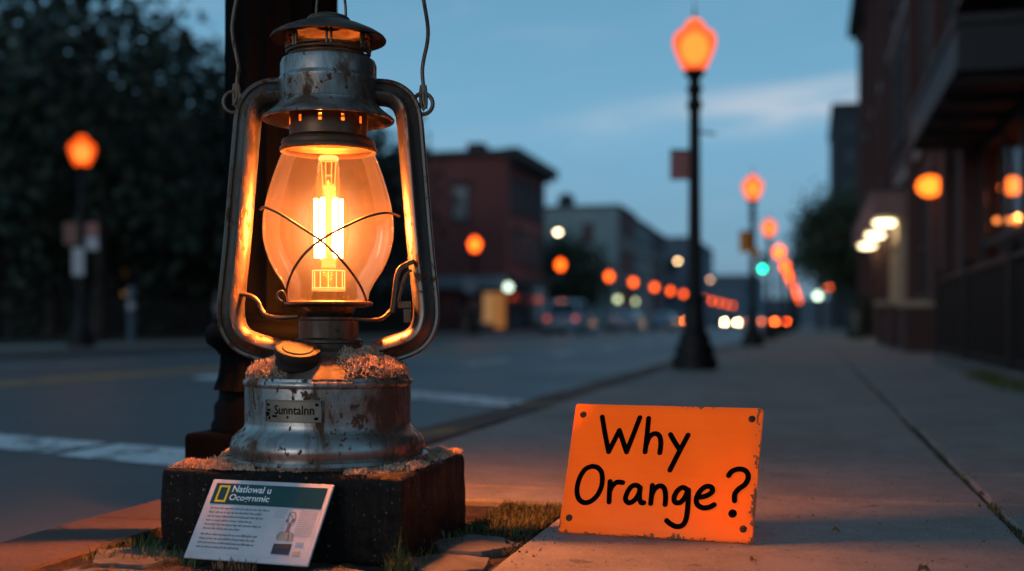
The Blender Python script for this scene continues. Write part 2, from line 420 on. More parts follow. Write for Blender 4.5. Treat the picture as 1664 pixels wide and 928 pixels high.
# streaky clouds: noise squeezed in height, in a low band
az = wmath('ARCTAN2', sep.outputs[0], sep.outputs[1])
tilt = wmath('SUBTRACT', sep.outputs[2], wmath('MULTIPLY', az, .08))
cmb = N('ShaderNodeCombineXYZ'); Lk(wmath('MULTIPLY', wmath('ADD', az, .35), 3.4), cmb.inputs[0]); Lk(wmath('MULTIPLY', tilt, 22), cmb.inputs[1])
cn = N('ShaderNodeTexNoise'); cn.inputs['Scale'].default_value = 2.0; cn.inputs['Detail'].default_value = 7; cn.inputs['Roughness'].default_value = .55; cn.inputs['Distortion'].default_value = .6
Lk(cmb.outputs[0], cn.inputs['Vector'])
band = wramp(tilt, [(.158,0.),(.178,.85),(.192,1.),(.208,0.)])
side = wramp(wmath('ADD', az, .5), [(.26,0.),(.38,.6),(.47,1.)])
cl = wmath('MULTIPLY', wmath('MULTIPLY', band, side), wramp(cn.outputs[0], [(.32,.15),(.56,1.)]))
thin = wmath('MULTIPLY', wramp(cn.outputs[0], [(.48,0.),(.75,1.)]), wramp(sep.outputs[2], [(.02,.0),(.1,.20),(.4,.20),(.6,0.)]))
base = wmix(thin, base, (.36,.48,.62))
base = wmix(wmath('MULTIPLY', cl, .9), base, (.52,.60,.70))
Lk(base, bg.inputs['Color']); bg.inputs['Strength'].default_value = 1.0
Lk(bg.outputs[0], wo.inputs['Surface'])

sd = bpy.data.lights.new('sun', 'SUN'); sd.energy = .42; sd.angle = R(25); sd.color = (1,.93,.90)
so = bpy.data.objects.new('sun', sd); COL.objects.link(so); so.location = (0,0,30)
_d = Vector((math.sin(SUN_ROT)*math.cos(SUN_EL+R(6)), math.cos(SUN_ROT)*math.cos(SUN_EL+R(6)), math.sin(SUN_EL+R(6))))
so.rotation_euler = _d.to_track_quat('Z','Y').to_euler()

# ------------------------------------------------------------------ camera
cd = bpy.data.cameras.new('camera'); cam = bpy.data.objects.new('camera', cd); COL.objects.link(cam); scene.camera = cam
YAW = R(14.6)
cam.location = (0,0,.45); cam.rotation_euler = (R(90),0,YAW)
cd.lens = 40; cd.sensor_width = 36; cd.shift_y = 62/1664; cd.clip_start = .05; cd.clip_end = 3000
cd.dof.use_dof = True; cd.dof.focus_distance = 2.38; cd.dof.aperture_fstop = 1.5; cd.dof.aperture_blades = 0

# ------------------------------------------------------------------ setting
KX = -1.62; ROADZ = -.09; LKX = -12.4
# one ground sheet to the horizon, below the road and pavements
tag(MB().quad((-600,-60,-.14),(600,-60,-.14),(600,1500,-.14),(-600,1500,-.14)).build('ground', M['soil']), kind='structure')
tag(MB().quad((LKX,-20,ROADZ),(KX,-20,ROADZ),(KX,700,ROADZ),(LKX,700,ROADZ)).build('road', M['asphalt']), kind='structure')
mk = MB(); z1 = ROADZ+.004
def stripe(a, b, wd):
    a = Vector((*a,z1)); b = Vector((*b,z1)); mk.quad(a, b, b+Vector((0,wd,0)), a+Vector((0,wd,0)))
stripe((-9.5,6.0),(-3.05,4.08),.42); stripe((-2.98,4.02),(-1.66,3.64),.46)
stripe((-6.0,10.2),(-1.66,6.95),.55)
for k in range(14): mk.quad((-4.36,14+5.2*k,z1),(-4.22,14+5.2*k,z1),(-4.22,16.2+5.2*k,z1),(-4.36,16.2+5.2*k,z1))
mk.quad((-9.7,9,z1),(-9.58,9,z1),(-9.58,120,z1),(-9.7,120,z1))
tag(mk.build('road_marking', M['white_paint']), kind='structure')
ym = MB()
for x in (-7.02,-6.72): ym.quad((x-.10,7.6,z1),(x+.10,7.6,z1),(x+.10,200,z1),(x-.10,200,z1))
tag(ym.build('yellow_centre_line', M['yellow_paint']), kind='structure')

def slab(mb, x0, x1, y0, y1, z, th=.10, g=.008, jit=.004):
    """a paving slab with worn rounded edges"""
    j = lambda: random.uniform(-jit, jit)
    zz = z + random.uniform(-.003,.003)
    c = [(x0+g+j(),y0+g+j()),(x1-g+j(),y0+g+j()),(x1-g+j(),y1-g+j()),(x0+g+j(),y1-g+j())]
    n = 10; out = []
    for i in range(4):
        a, b = c[i], c[(i+1)%4]
        for k in range(n):
            tt = k/n; out.append((a[0]+(b[0]-a[0])*tt + random.uniform(-1,1)*jit*.6, a[1]+(b[1]-a[1])*tt + random.uniform(-1,1)*jit*.6))
    cx = sum(p[0] for p in out)/len(out); cy = sum(p[1] for p in out)/len(out); m = len(out)
    ins = [(p[0]+(cx-p[0])/max(.2,math.hypot(cx-p[0],cy-p[1]))*.012, p[1]+(cy-p[1])/max(.2,math.hypot(cx-p[0],cy-p[1]))*.012) for p in out]
    vs = [(p[0],p[1],zz-th) for p in out]+[(p[0],p[1],zz-.006) for p in out]+[(p[0],p[1],zz) for p in ins]
    fs = []
    for r_ in range(2):
        for k in range(m): fs.append((r_*m+k, r_*m+(k+1)%m, (r_+1)*m+(k+1)%m, (r_+1)*m+k))
    fs.append(tuple(2*m+k for k in range(m)))
    mb.add(vs, fs)
sw = MB()
PX0, PX1, PY1 = -1.38, -.575, 2.80       # planting pit: X range, far edge
slab(sw, PX1, .44, .6, 3.023, 0)
slab(sw, PX1, .44, -3, .6, 0)
slab(sw, PX0, PX1, PY1, 3.03, 0)
slab(sw, PX0, -.3, 3.045, 4.62, -.002); slab(sw, -.3, .44, 3.045, 4.62, -.002)
y = 4.62
while y < 60:
    slab(sw, PX0, .44, y, y+1.55, 0); y += 1.55
y = -2.0
for L in (2.6, 2.45, .58, 1.5):
    slab(sw, .44, 1.46, y, y+L, 0); y += L
while y < 60:
    slab(sw, .44, 1.46, y, y+1.7, 0); y += 1.7
sw.box(PX0,1.46,60,400,-.1,0)
sw.box(1.46,2.6,-3,400,-.1,-.012)
tag(sw.build('sidewalk', M['concrete'], smooth=25), kind='structure')
cr = MB(); cr.quad((PX0,-3,-.06),(1.46,-3,-.06),(1.46,60,-.06),(PX0,60,-.06))
tag(cr.build('joint_soil', M['soil']), kind='structure')
# kerb of reddish stones along the road edge
kb = MB(); y = -2.5
while y < 90:
    L = random.uniform(.55,.95)
    slab(kb, KX, PX0, y, y+L, random.uniform(-.006,.004), .22, .005, .006); y += L
kb.box(KX,PX0,y,400,-.2,0)
tag(kb.build('kerb', M['kerb'], smooth=25), kind='structure')
# planting pit soil, uneven
nx, ny = 46, 90
gx = np.linspace(PX0, PX1, nx); gy = np.linspace(.3, PY1, ny)
X, Y = np.meshgrid(gx, gy); Z = -.016 + RNG.normal(0,.0035,X.shape) + .006*np.sin(X*9+1)*np.cos(Y*7)
V = np.stack([X.ravel(),Y.ravel(),Z.ravel()],1)
F = [(j*nx+i, j*nx+i+1, (j+1)*nx+i+1, (j+1)*nx+i) for j in range(ny-1) for i in range(nx-1)]
o = np_mesh('soil', V, F, M['soil']); o.data.shade_smooth(); tag(o, kind='structure')
fl = MB()
def stone(cx, cy, rx, ry, z=-.006, rot=None):
    n = 28; k0 = random.choice((5,6)); off = random.uniform(0,6.28) if rot is None else rot
    cor = [(random.uniform(.92,1.15), off+2*PI*(k+random.uniform(-.18,.18))/k0) for k in range(k0)]
    cor = [(cx+rx*r_*math.cos(a), cy+ry*r_*math.sin(a)) for r_, a in cor]
    out = []
    for k in range(k0):
        a, b = cor[k], cor[(k+1) % k0]
        for j in range(6): out.append((a[0]+(b[0]-a[0])*j/6+random.uniform(-.004,.004), a[1]+(b[1]-a[1])*j/6+random.uniform(-.004,.004)))
    n = len(out); t1, t2 = random.uniform(-.02,.02), random.uniform(-.02,.02)
    ring = lambda s, zz: [(cx+(x-cx)*s, cy+(y-cy)*s, zz+t1*(x-cx)+t2*(y-cy)+random.uniform(-.0006,.0006)) for x, y in out]
    vs = ring(1,z-.04)+ring(1,z-.006)+ring(.965,z); fs = []
    for r_ in range(2):
        for k in range(n): fs.append((r_*n+k, r_*n+(k+1)%n, (r_+1)*n+(k+1)%n, (r_+1)*n+k))
    fs.append(tuple(2*n+k for k in range(n))); fl.add(vs, fs)
stone(-.668,2.27,.085,.10); stone(-.665,2.07,.085,.10); stone(-.67,1.84,.09,.12)
stone(-1.20,1.75,.19,.15); stone(-.89,1.74,.15,.13); stone(-1.28,1.99,.10,.10); stone(-.83,1.93,.07,.05)
tag(fl.build('flagstone_paving', M['flagstone'], smooth=30), kind='structure')
# far pavement, its kerb and the park lawn
fp = MB(); fp.box(LKX-.2,LKX,-20,500,-.2,.03); tag(fp.build('far_kerb', M['trim_pale']), kind='structure')
fp = MB(); fp.box(-15.5,LKX-.2,-20,500,-.2,.02); tag(fp.build('far_sidewalk', M['concrete']), kind='structure')
fp = MB(); fp.box(-90,-15.5,-20,56,-.2,.0); tag(fp.build('park_lawn', M['lawn']), kind='structure')

# ------------------------------------------------------------------ lantern
S = 1/754.7
LZ = .158
lan = empty('oil_lantern', (-1.0,2.272,LZ), R(17), 'large rusty steel hurricane lantern glowing on the black block', 'lantern')
def pr(lst): return [(r*S, (745-y)*S) for r, y in lst]
def P(x, y, d=0): return Vector(((x-534)*S, d*S, (745-y)*S))
tank = MB().lathe(pr([(120,747),(158,747),(163,744),(164,739),(161,734),(153,733),(154,728),(156,722),(156,715),(153,707),(146,699),(138,693),(134,688),(133,680),(133,660),(133.5,640),(133,622),(133,615),(131,609)]), 96, cap0=True).build('fuel_tank', M['steel'], lan, 35)
MB().lathe(pr([(131,609),(126,604),(117,598),(100,589),(80,579),(62,571),(55,566)]), 96).build('tank_shoulder', M['dusty_steel'], lan, 50)
MB().lathe(pr([(133.6,624),(135.6,622),(136.2,618.5),(135.6,615),(133.6,613)]), 96).build('tank_seam', M['steel'], tank, 50)
MB().lathe(pr([(60,572),(60,566),(54,564),(54,557),(56,555),(56,551),(51,549),(48,547),(48,520),(50,518),(50,514)]), 64).build('burner_collar', M['darkmetal'], lan, 35)
MB().lathe(pr([(34,516),(40,508),(44,498),(60,498),(69,496),(72,493),(71,490),(68,489),(60,488),(30,488)]), 64).build('burner_plate', M['bronze'], lan, 35)
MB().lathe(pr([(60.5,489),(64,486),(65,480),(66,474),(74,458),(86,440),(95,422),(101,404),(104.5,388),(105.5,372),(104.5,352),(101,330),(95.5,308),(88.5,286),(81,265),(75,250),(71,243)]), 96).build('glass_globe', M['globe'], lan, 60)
# electric filament bulb inside the globe
bulb = MB().lathe(pr([(27,472),(27,469),(25,468),(25,440),(20,436),(12,434)]), 32).build('bulb_socket', M['socket'], lan, 30)
MB().lathe(pr([(29,488),(25,473),(24,472.2),(1,472.2)]), 32).build('socket_core', M['ink'], bulb, 30)
rb = MB()
for k in range(12):
    a = 2*PI*k/12+.1; rb.tube([(25.6*S*math.cos(a),25.6*S*math.sin(a),(745-466)*S),(25.6*S*math.cos(a),25.6*S*math.sin(a),(745-441)*S)], 1.1*S, 6)
for yy in (470,467,439): rb.tube([(26*S*math.cos(2*PI*k/32),26*S*math.sin(2*PI*k/32),(745-yy)*S) for k in range(32)], 1.2*S, 6, (0,0,1), True)
rb.build('socket_rib', M['filcap'], bulb, 60)
fm = MB()
for k in range(6):
    a = 2*PI*k/6+.18
    fm.tube([(19.5*S*math.cos(a),19.5*S*math.sin(a),(745-418)*S),(20.5*S*math.cos(a),20.5*S*math.sin(a),(745-370)*S),(20.5*S*math.cos(a),20.5*S*math.sin(a),(745-322)*S)], 3.3*S, 10)
fm.build('filament', M['filament'], bulb, 60)
gs = MB()
for x in (-12,-5,5,12): gs.tube([P(534+x*.7,436),P(534+x,418),P(534+x*.6,330),P(534+x*.8,300),P(534+x,258)], 1.0*S, 6)
gs.tube([P(524,300),P(544,300)],1.2*S,6); gs.tube([P(526,306),P(533,330),P(541,306)],1.1*S,6); gs.tube([P(528,284),P(540,284)],1.3*S,6)
gs.lathe(pr([(12,438),(11,420),(8,414),(5,410)]), 20); gs.lathe(pr([(1,262),(15,260),(17,256),(14,252)]), 20)
gs.build('filament_support', M['filcap'], bulb, 60)
MB().lathe(pr([(15,438),(22,428),(29,408),(33,380),(33,350),(30,322),(23,298),(16,280),(13,258)]), 40).build('halo_shell', M['halo_glow'], bulb, 60)
hz_ = MB().sphere((0,0,0), 1, 16).build('bloom_volume', M['bloom_glow'], bulb, 60)
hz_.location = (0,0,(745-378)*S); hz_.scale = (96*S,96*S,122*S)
# globe holder, perforated neck, hood and upper cylinder
MB().lathe(pr([(70,246),(77,247),(79,244),(78,240),(75,238),(76,232),(74,228),(67,225),(64,222)]), 72).build('globe_holder', M['bronze'], lan, 35)
nk = MB(); zt, zh0, zh1, zb = 178, 193, 204, 223
nh = 11; seg = 6
cols = nh*seg
def ring(yv): return [(63*S*math.cos(2*PI*k/cols), 63*S*math.sin(2*PI*k/cols), (745-yv)*S) for k in range(cols)]
rows = [ring(q) for q in (zb, zh1, zh0, zt)]; vs = sum(rows, []); fs = []
for r_ in range(3):
    for k in range(cols):
        if r_ == 1 and k % seg == 0: continue
        k2 = (k+1) % cols; fs.append((r_*cols+k, r_*cols+k2, (r_+1)*cols+k2, (r_+1)*cols+k))
nk.add(vs, fs)
nk.build('perforated_neck', M['bronze'], lan, 40)
MB().lathe(pr([(101,193),(103,196),(106,196),(107,193),(104,190),(96,184),(86,176),(80,169),(79,166)]), 80).build('hood', M['steel'], lan, 50)
MB().lathe(pr([(79,167),(80,164),(80,136),(81,133),(80.5,130),(78,127),(77.5,124),(77.5,106),(75,99),(69,95),(60,93)]), 80).build('upper_cylinder', M['steel'], lan, 35)
MB().lathe(pr([(100,192),(86,181),(63,178)]), 64).build('hood_lining', M['bronze'], lan, 40)
vc = MB()
for yy, rr in ((92,63),(86,66),(80,67),(58,67)):
    vc.tube([(rr*S*math.cos(2*PI*k/48),rr*S*math.sin(2*PI*k/48),(745-yy)*S) for k in range(48)], 2.6*S, 8, (0,0,1), True)
for k in range(7):
    a = 2*PI*k/7+.35
    for da in (-.05,.05):
        vc.tube([(68*S*math.cos(a+da),68*S*math.sin(a+da),(745-55)*S),(68*S*math.cos(a+da),68*S*math.sin(a+da),(745-84)*S)], 2.4*S, 6)
vc.build('vent_cage', M['bronze'], lan, 50)
MB().lathe(pr([(63,95),(50,92),(47,88),(47,84)]), 40).build('vent_tube', M['iron'], lan, 40)
MB().lathe(pr([(20,44),(60,53),(84,61),(91,65),(93,65),(93.5,63),(91,59),(80,52),(60,43),(40,36),(36,34),(35,30),(32,27),(24,24),(10,22.5),(.5,22)]), 80).build('cap', M['darkmetal'], lan, 35)
rl = MB()
rl.tube([P(534+16*math.cos(PI*k/14)*1.5+4, 24-(math.sin(PI*k/14)*70)) for k in range(15)], 2.2*S, 8, (0,1,0))
rl.build('lift_ring', M['wire'], lan, 60)
# side tubes with a seamed, channelled section
secL = [(-22,0),(-21,-9),(-17,-16),(-11,-21),(-7,-23),(-4,-23.5),(-2,-22),(-1,-18.5),(6,-12),(13,-5.5),(15,-8),(19,-8.5),(21.5,-6),(22,-3),(22,3),(21.5,6),(19,8.5),(15,8),(13,5.5),(-1,18.5),(-2,22),(-4,23.5),(-11,21),(-17,16),(-21,9)]
path = [(76,148),(92,149),(106,153),(119,163),(127,178),(131,200),(134,235),(139.5,300),(147,390),(153,450),(157,490),(157,516),(150,538),(136,553),(115,562),(95,568),(76,573)]
for sgn in (-1, 1):
    pts = spline([P(534+sgn*a+ (1.2 if sgn>0 else 0), b) for a, b in path], 5)
    sec = [(a*S, c*S) for a, c in secL]
    if sgn > 0: sec = [(-a, c) for a, c in sec][::-1]
    # up x tangent: for the left tube (going down) points outward
    sec = [(-a, c) for a, c in sec][::-1] if False else sec
    tb = MB().sweep(pts, [(a*(1), c) for a, c in sec], (0,1,0))
    tobj = tb.build('side_tube', M['tubesteel'], lan, 32)
    ear = MB(); cxp = 534+sgn*153; 
    ear.tube([P(cxp+16*math.cos(2*PI*k/24), 166+17*math.sin(2*PI*k/24)) for k in range(24)], 3.4*S, 8, (0,1,0), True)
    ear.build('ear_ring', M['wire'], tobj, 60)
bh = MB()
bl = [P(381,172),P(386,160),P(386,145),P(387,128),P(389,110),P(386,92),P(380,62),P(379,40),P(384,8),P(393,-30),P(415,-75),P(455,-112),P(536,-128),P(618,-112),P(660,-75),P(682,-30),P(690,8),P(695,42),P(694,66),P(688,95),P(686,115),P(688,140),P(688,160),P(692,174)]
bh.tube(spline(bl, 6), 3.2*S, 8, (0,1,0))
for cx in (386,688): bh.tube([P(cx-3,136),P(cx-5,150),P(cx-4,168),P(cx,176),P(cx+4,168),P(cx+4,150),P(cx+2,136)], 3*S, 6, (0,1,0))
bh.build('bail_handle', M['wire'], lan, 60)
# crossed guard wires that follow the globe
GP = [(488,64),(474,68),(458,76),(440,88),(422,97),(404,103),(388,106.5),(372,107.5),(352,106.5),(340,105),(330,103)]
def grad_r(y):
    for (y0,r0),(y1,r1) in zip(GP, GP[1:]):
        if y1 <= y <= y0: return r0+(r1-r0)*(y0-y)/(y0-y1)
    return 103
def guard(pts):
    out = []
    for x, y in pts:
        r = grad_r(y)+3; dx = x-534; d = -math.sqrt(max(0, r*r-dx*dx)) if abs(dx) < r else 0
        out.append(P(x, y, d))
    return spline(out, 5)
g1 = [(428,342),(437,341),(450,345),(475,358),(500,374),(534,397),(560,421),(580,447),(592,470),(597,488)]
g2 = [(648,350),(640,348),(626,350),(600,360),(570,376),(534,397),(508,418),(488,442),(474,467),(471,488)]
for g in (g1, g2): MB().tube(guard(g), 2.1*S, 8, (0,.3,1)).build('guard_wire', M['bronze'], lan, 60)
cw = MB()
cw.tube(spline([P(384,478,-14),P(398,477,-14),P(414,481,-16),(P(424,490,-18)),P(430,503,-20),P(440,512,-26),P(460,515,-36),P(492,513,-44)], 5), 3.6*S, 8, (0,1,0))
cw.tube(spline([P(472,492,-66),P(464,486,-68),P(463,478,-68),P(470,474,-68),P(474,482,-66),P(475,490,-62)],4), 2.4*S, 6, (0,1,0))
cw.build('wick_lever', M['bronze'], lan, 60)
lv = MB()
lv.tube(spline([P(576,517,-40),P(600,519,-34),P(620,517,-26),P(632,508,-22),P(641,496,-20)], 5), 3.2*S, 8, (0,1,0))
ll = lv.build('lift_lever', M['bronze'], lan, 60)
lk = MB(); fs_ = [(-2.2*S,-7*S),(2.2*S,-7*S),(2.2*S,7*S),(-2.2*S,7*S)]
lk.sweep(spline([P(638,507,-24),P(641,488,-25),P(645,455,-26),P(650,438,-26),P(660,430,-26),P(674,424,-26)], 5), [(a*1.7,c) for a,c in fs_], (0,1,0))
lk.sweep(spline([P(648,490,-24),P(655,460,-24),P(661,445,-24),P(670,438,-24)], 5), fs_, (0,1,0))
lk.box((648-534)*S,(668-534)*S,-34*S,-10*S,(745-500)*S,(745-489)*S); lk.box((657-534)*S,(668-534)*S,-32*S,-12*S,(745-523)*S,(745-500.5)*S)
lk.build('lever_bracket', M['bronze'], ll, 40, .0015)
# filler cap, tilted on the front of the dome
Mc = Matrix.Translation(P(495,590,-88)) @ Matrix.Rotation(R(21),4,'X') @ Matrix.Rotation(R(7),4,'Y')
fc = MB().lathe([(r*S,z*S) for r,z in [(26,-6),(30,2),(33,4),(33,11),(31,12),(31,15),(34,17),(35,20),(35,27),(34,30),(31,31),(30.5,29.5),(24,29),(23,31),(14,31.6),(.5,31.8)]], 48, Mc).build('filler_cap', M['capmetal'], lan, 35)
# nameplate wrapped on the tank
npz0, npz1 = (745-674)*S, (745-640)*S
rt = 134.5*S
def onT(u, z, off=0): # u: metres along the circumference from the plate centre
    a = -PI/2 + (-.30) + u/rt
    return Vector(((rt+off)*math.cos(a), (rt+off)*math.sin(a), z))
npm = MB(); W2 = 47*S; nn = 16
top = [onT(-W2+2*W2*k/nn, npz1, 0.003) for k in range(nn+1)]; bot = [onT(-W2+2*W2*k/nn, npz0, .003) for k in range(nn+1)]
topi = [onT(-W2+2*W2*k/nn, npz1, -.001) for k in range(nn+1)]; boti = [onT(-W2+2*W2*k/nn, npz0, -.001) for k in range(nn+1)]
for k in range(nn):
    npm.quad(bot[k],bot[k+1],top[k+1],top[k]); npm.quad(top[k],top[k+1],topi[k+1],topi[k]); npm.quad(boti[k],boti[k+1],bot[k+1],bot[k])
npm.quad(boti[0],bot[0],top[0],topi[0]); npm.quad(bot[nn],boti[nn],topi[nn],top[nn])
plate = npm.build('nameplate', M['brass'], lan, 40)
rimm = MB(); zc = (npz0+npz1)/2
lp = [onT(-W2+.0015+(2*W2-.003)*k/nn, npz0+.0015, .0035) for k in range(nn+1)]+[onT(W2-.0015-(2*W2-.003)*k/nn, npz1-.0015, .0035) for k in range(nn+1)]
rimm.tube(lp, .0011, 6, (0,0,1), True); rimm.build('plate_rim', M['brass'], plate, 60)

def text_mesh(s, size, bold=0, shear=0, spacing=1.0):
    cu = bpy.data.curves.new('txt', 'FONT'); cu.body = s; cu.size = size; cu.offset = bold; cu.shear = shear; cu.space_character = spacing
    cu.resolution_u = 3
    ob = bpy.data.objects.new('txt', cu); COL.objects.link(ob)
    dg = bpy.context.evaluated_depsgraph_get()
    me = bpy.data.meshes.new_from_object(ob.evaluated_get(dg))
    vs = [v.co.copy() for v in me.vertices]; fs = [tuple(p.vertices) for p in me.polygons]
    bpy.data.objects.remove(ob); bpy.data.curves.remove(cu); bpy.data.meshes.remove(me)
    return vs, fs
def fit(vs, x0, x1, y0, y1):
    ax = min(v.x for v in vs); bx = max(v.x for v in vs); ay = min(v.y for v in vs); by = max(v.y for v in vs)
    return [(x0+(v.x-ax)/(bx-ax)*(x1-x0), y0+(v.y-ay)/(by-ay)*(y1-y0)) for v in vs]
vs, fs = text_mesh('Sunntalnn', 1, .012)
uv = fit(vs, -29*S, 35*S, npz0+12*S, npz0+26*S)
ltr = MB().add([onT(u, z, .0037) for u, z in uv], fs)
for (u, z, a, b) in [(39,27,2.2,2.2),(38,6,3,2),(-29,9,4,1.6),(-6,8,1.6,1.8),(-41,26,2,2),(-40,18,3,1.5),(-42,12,3,3),(-39,6,2,2)]:
    ltr.quad(onT((u-a)*S,npz0+(z-b)*S,.0037),onT((u+a)*S,npz0+(z-b)*S,.0037),onT((u+a)*S,npz0+(z+b)*S,.0037),onT((u-a)*S,npz0+(z+b)*S,.0037))
ltr.build('plate_lettering', M['ink'], plate)
# light of the bulb, plus fill lamps added in the chimney
sl0 = bpy.data.lights.new('bulb_light', 'SPOT'); sl0.energy = 105; sl0.color = (1,.37,.09); sl0.shadow_soft_size = .022; sl0.spot_size = R(150); sl0.spot_blend = .5  # downward spot set above the filaments to reach the dust
sl1 = bpy.data.objects.new('bulb_light', sl0); COL.objects.link(sl1); sl1.location = (0,0,(745-288)*S); sl1.parent = lan
point_light(lan, (0,0,(745-352)*S), 45, (1,.37,.09), .02, 'bulb_light')
point_light(lan, (0,0,(745-424)*S), 52, (1,.37,.09), .012, 'bulb_light')
point_light(lan, (0,0,(745-202)*S), 6.0, (1,.24,.035), .02, 'chimney_fill')  # added in the neck so the holes and hood underside glow
point_light(lan, (0,0,(745-78)*S), .07, (1,.30,.06), .01, 'chimney_fill')  # added under the cap to light the vent

# ------------------------------------------------------------------ block under the lantern
blk = MB()
bx0,bx1,by0,by1,bz = -1.268,-.752,2.045,2.475,.158
nx_, ny_, nz_ = 26, 22, 9
def wob(x,y,z):
    return (x+.0035*math.sin(31*z+17*y)+random.uniform(-.0012,.0012), y+.0035*math.sin(23*x+29*z)+random.uniform(-.0012,.0012), z+ (.003*math.sin(19*x)*math.cos(15*y) if z > .1 else 0))
def grid(fn, a, b):
    vs = [fn(i/a, j/b) for j in range(b+1) for i in range(a+1)]
    fs = [(j*(a+1)+i, j*(a+1)+i+1, (j+1)*(a+1)+i+1, (j+1)*(a+1)+i) for j in range(b) for i in range(a)]
    blk.add([wob(*p) for p in vs], fs)
# rounded-box by superellipse-like corner softening
import bmesh
bm = bmesh.new(); bmesh.ops.create_cube(bm, size=1)
for v_ in bm.verts: v_.co = Vector(((bx0+bx1)/2+v_.co.x*(bx1-bx0), (by0+by1)/2+v_.co.y*(by1-by0), -.02 if v_.co.z < 0 else bz))
bmesh.ops.bevel(bm, geom=list(bm.edges), offset=.016, segments=3, affect='EDGES', profile=.6)
bmesh.ops.subdivide_edges(bm, edges=[e for e in bm.edges if e.calc_length() > .1], cuts=14, use_grid_fill=True)
from mathutils import noise as mn
for v_ in bm.verts:
    p = v_.co; 
    n1 = mn.noise_vector(p*9); n2 = mn.noise_vector(Vector((p.x*40,p.y*40,p.z*9)))
    v_.co = p + n1*.006 + n2*.0028 + mn.noise_vector(p*26)*.0022
    if v_.co.z > bz-.001: v_.co.z = bz + n1.z*.002
me = bpy.data.meshes.new('wooden_block'); bm.to_mesh(me); bm.free(); me.shade_smooth(); me.set_sharp_from_angle(angle=R(50)); me.materials.append(M['block'])
bo = bpy.data.objects.new('wooden_block', me); COL.objects.link(bo)
tag(bo, 'squat black weathered wooden block carrying the lantern, paint flaking', 'block')

# crumbly tan dust on the block top and on the tank shoulders
def crumbs(name, pts, sizes, m, spiky=.5):
    n = len(pts); V = np.zeros((n,5,3)); 
    ang = RNG.uniform(0,2*PI,n)
    for k in range(4):
        a = ang+k*PI/2
        V[:,k,0] = np.cos(a)*sizes*RNG.uniform(.4,1,n); V[:,k,1] = np.sin(a)*sizes*RNG.uniform(.4,1,n); V[:,k,2] = -sizes*.3
    V[:,4,0] = RNG.normal(0,.6,n)*sizes; V[:,4,1] = RNG.normal(0,.6,n)*sizes; V[:,4,2] = sizes*RNG.uniform(.5,1+2.2*spiky,n)
    V += pts[:,None,:]
    F = []
    for i in range(n):
        o = i*5; F += [(o,o+1,o+4),(o+1,o+2,o+4),(o+2,o+3,o+4),(o+3,o,o+4)]
    return np_mesh(name, V.reshape(-1,3), F, m)
cxL, cyL = -1.0, 2.272
pts = []
while len(pts) < 17000:
    x = random.uniform(bx0+.006,bx1-.006); y = random.uniform(by0+.006,by1-.006)
    d = math.hypot(x-cxL,y-cyL)
    if d < .19: continue
    e = min(x-bx0,bx1-x,y-by0,by1-y)
    nz = mn.noise(Vector((x*11,y*11,1.7))) + .5*mn.noise(Vector((x*35,y*35,5)))
    heap = .35 + nz*.9 - (.35 if e < .03 and nz < .15 else 0) - max(0, d-.26)*.6
    if random.random() > heap+.12: continue
    h = max(0, heap)*.017*min(1, e/.02)*random.random()**.6
    pts.append((x,y,bz+h))
P_ = np.array(pts); tag(crumbs('crumbly_dust', P_, RNG.uniform(.0010,.0032,len(P_)), M['dust'], .7), 'pale crumbly dust heaped over the block top around the lantern foot', 'dust', kind='stuff')
# tank dome height as a function of radius (px units)
DP = [(55,566),(62,571),(80,579),(100,589),(117,598),(126,604),(131,609),(133,615)]
def dome(r):
    for (r0,y0),(r1,y1) in zip(DP,DP[1:]):
        if r0 <= r <= r1: return y0+(y1-y0)*(r-r0)/(r1-r0)
    return 615
def dome_dust(nmax, a0, a1, r0, r1, thick, seed):
    out = []
    rot = R(17)
    while len(out) < nmax:
        a = random.uniform(a0,a1); r = random.uniform(r0,r1)
        nz = mn.noise(Vector((math.cos(a)*r*.05,math.sin(a)*r*.05,seed)))
        ea = min(a-a0,a1-a)/.25; er = min(r-r0+4,r1-r+3)/8
        hp = min(1,ea,er)
        if random.random() > hp+nz*.5: continue
        h = max(0,hp)*(thick+nz*thick*.7)*random.random()**.5
        x = r*math.cos(a)*S; y = r*math.sin(a)*S
        out.append((cxL+x*math.cos(rot)-y*math.sin(rot), cyL+x*math.sin(rot)+y*math.cos(rot), LZ+(745-dome(r))*S+h*S))
    return np.array(out)
pl = dome_dust(4200, R(165), R(248), 62, 132, 9, 3.3)
tag(crumbs('crumbly_dust', pl, RNG.uniform(.0010,.0030,len(pl)), M['dust'], .6), 'pale crumbly dust on the left shoulder of the lantern tank', 'dust', kind='stuff')
pl = dome_dust(5200, R(285), R(385), 66, 132, 12, 8.1)
tag(crumbs('crumbly_dust', pl, RNG.uniform(.0010,.0032,len(pl)), M['dust'], .5), 'thick lumpy crust of dust on the right shoulder of the lantern tank', 'dust', kind='stuff')
# lumps in the crust
pl = dome_dust(110, R(290), R(375), 74, 128, 13, 5.5)
tag(crumbs('crust_lumps', pl, RNG.uniform(.004,.0075,len(pl)), M['dust2'], .1), 'dark lumps in the crust on the right of the tank', 'dust', kind='stuff')

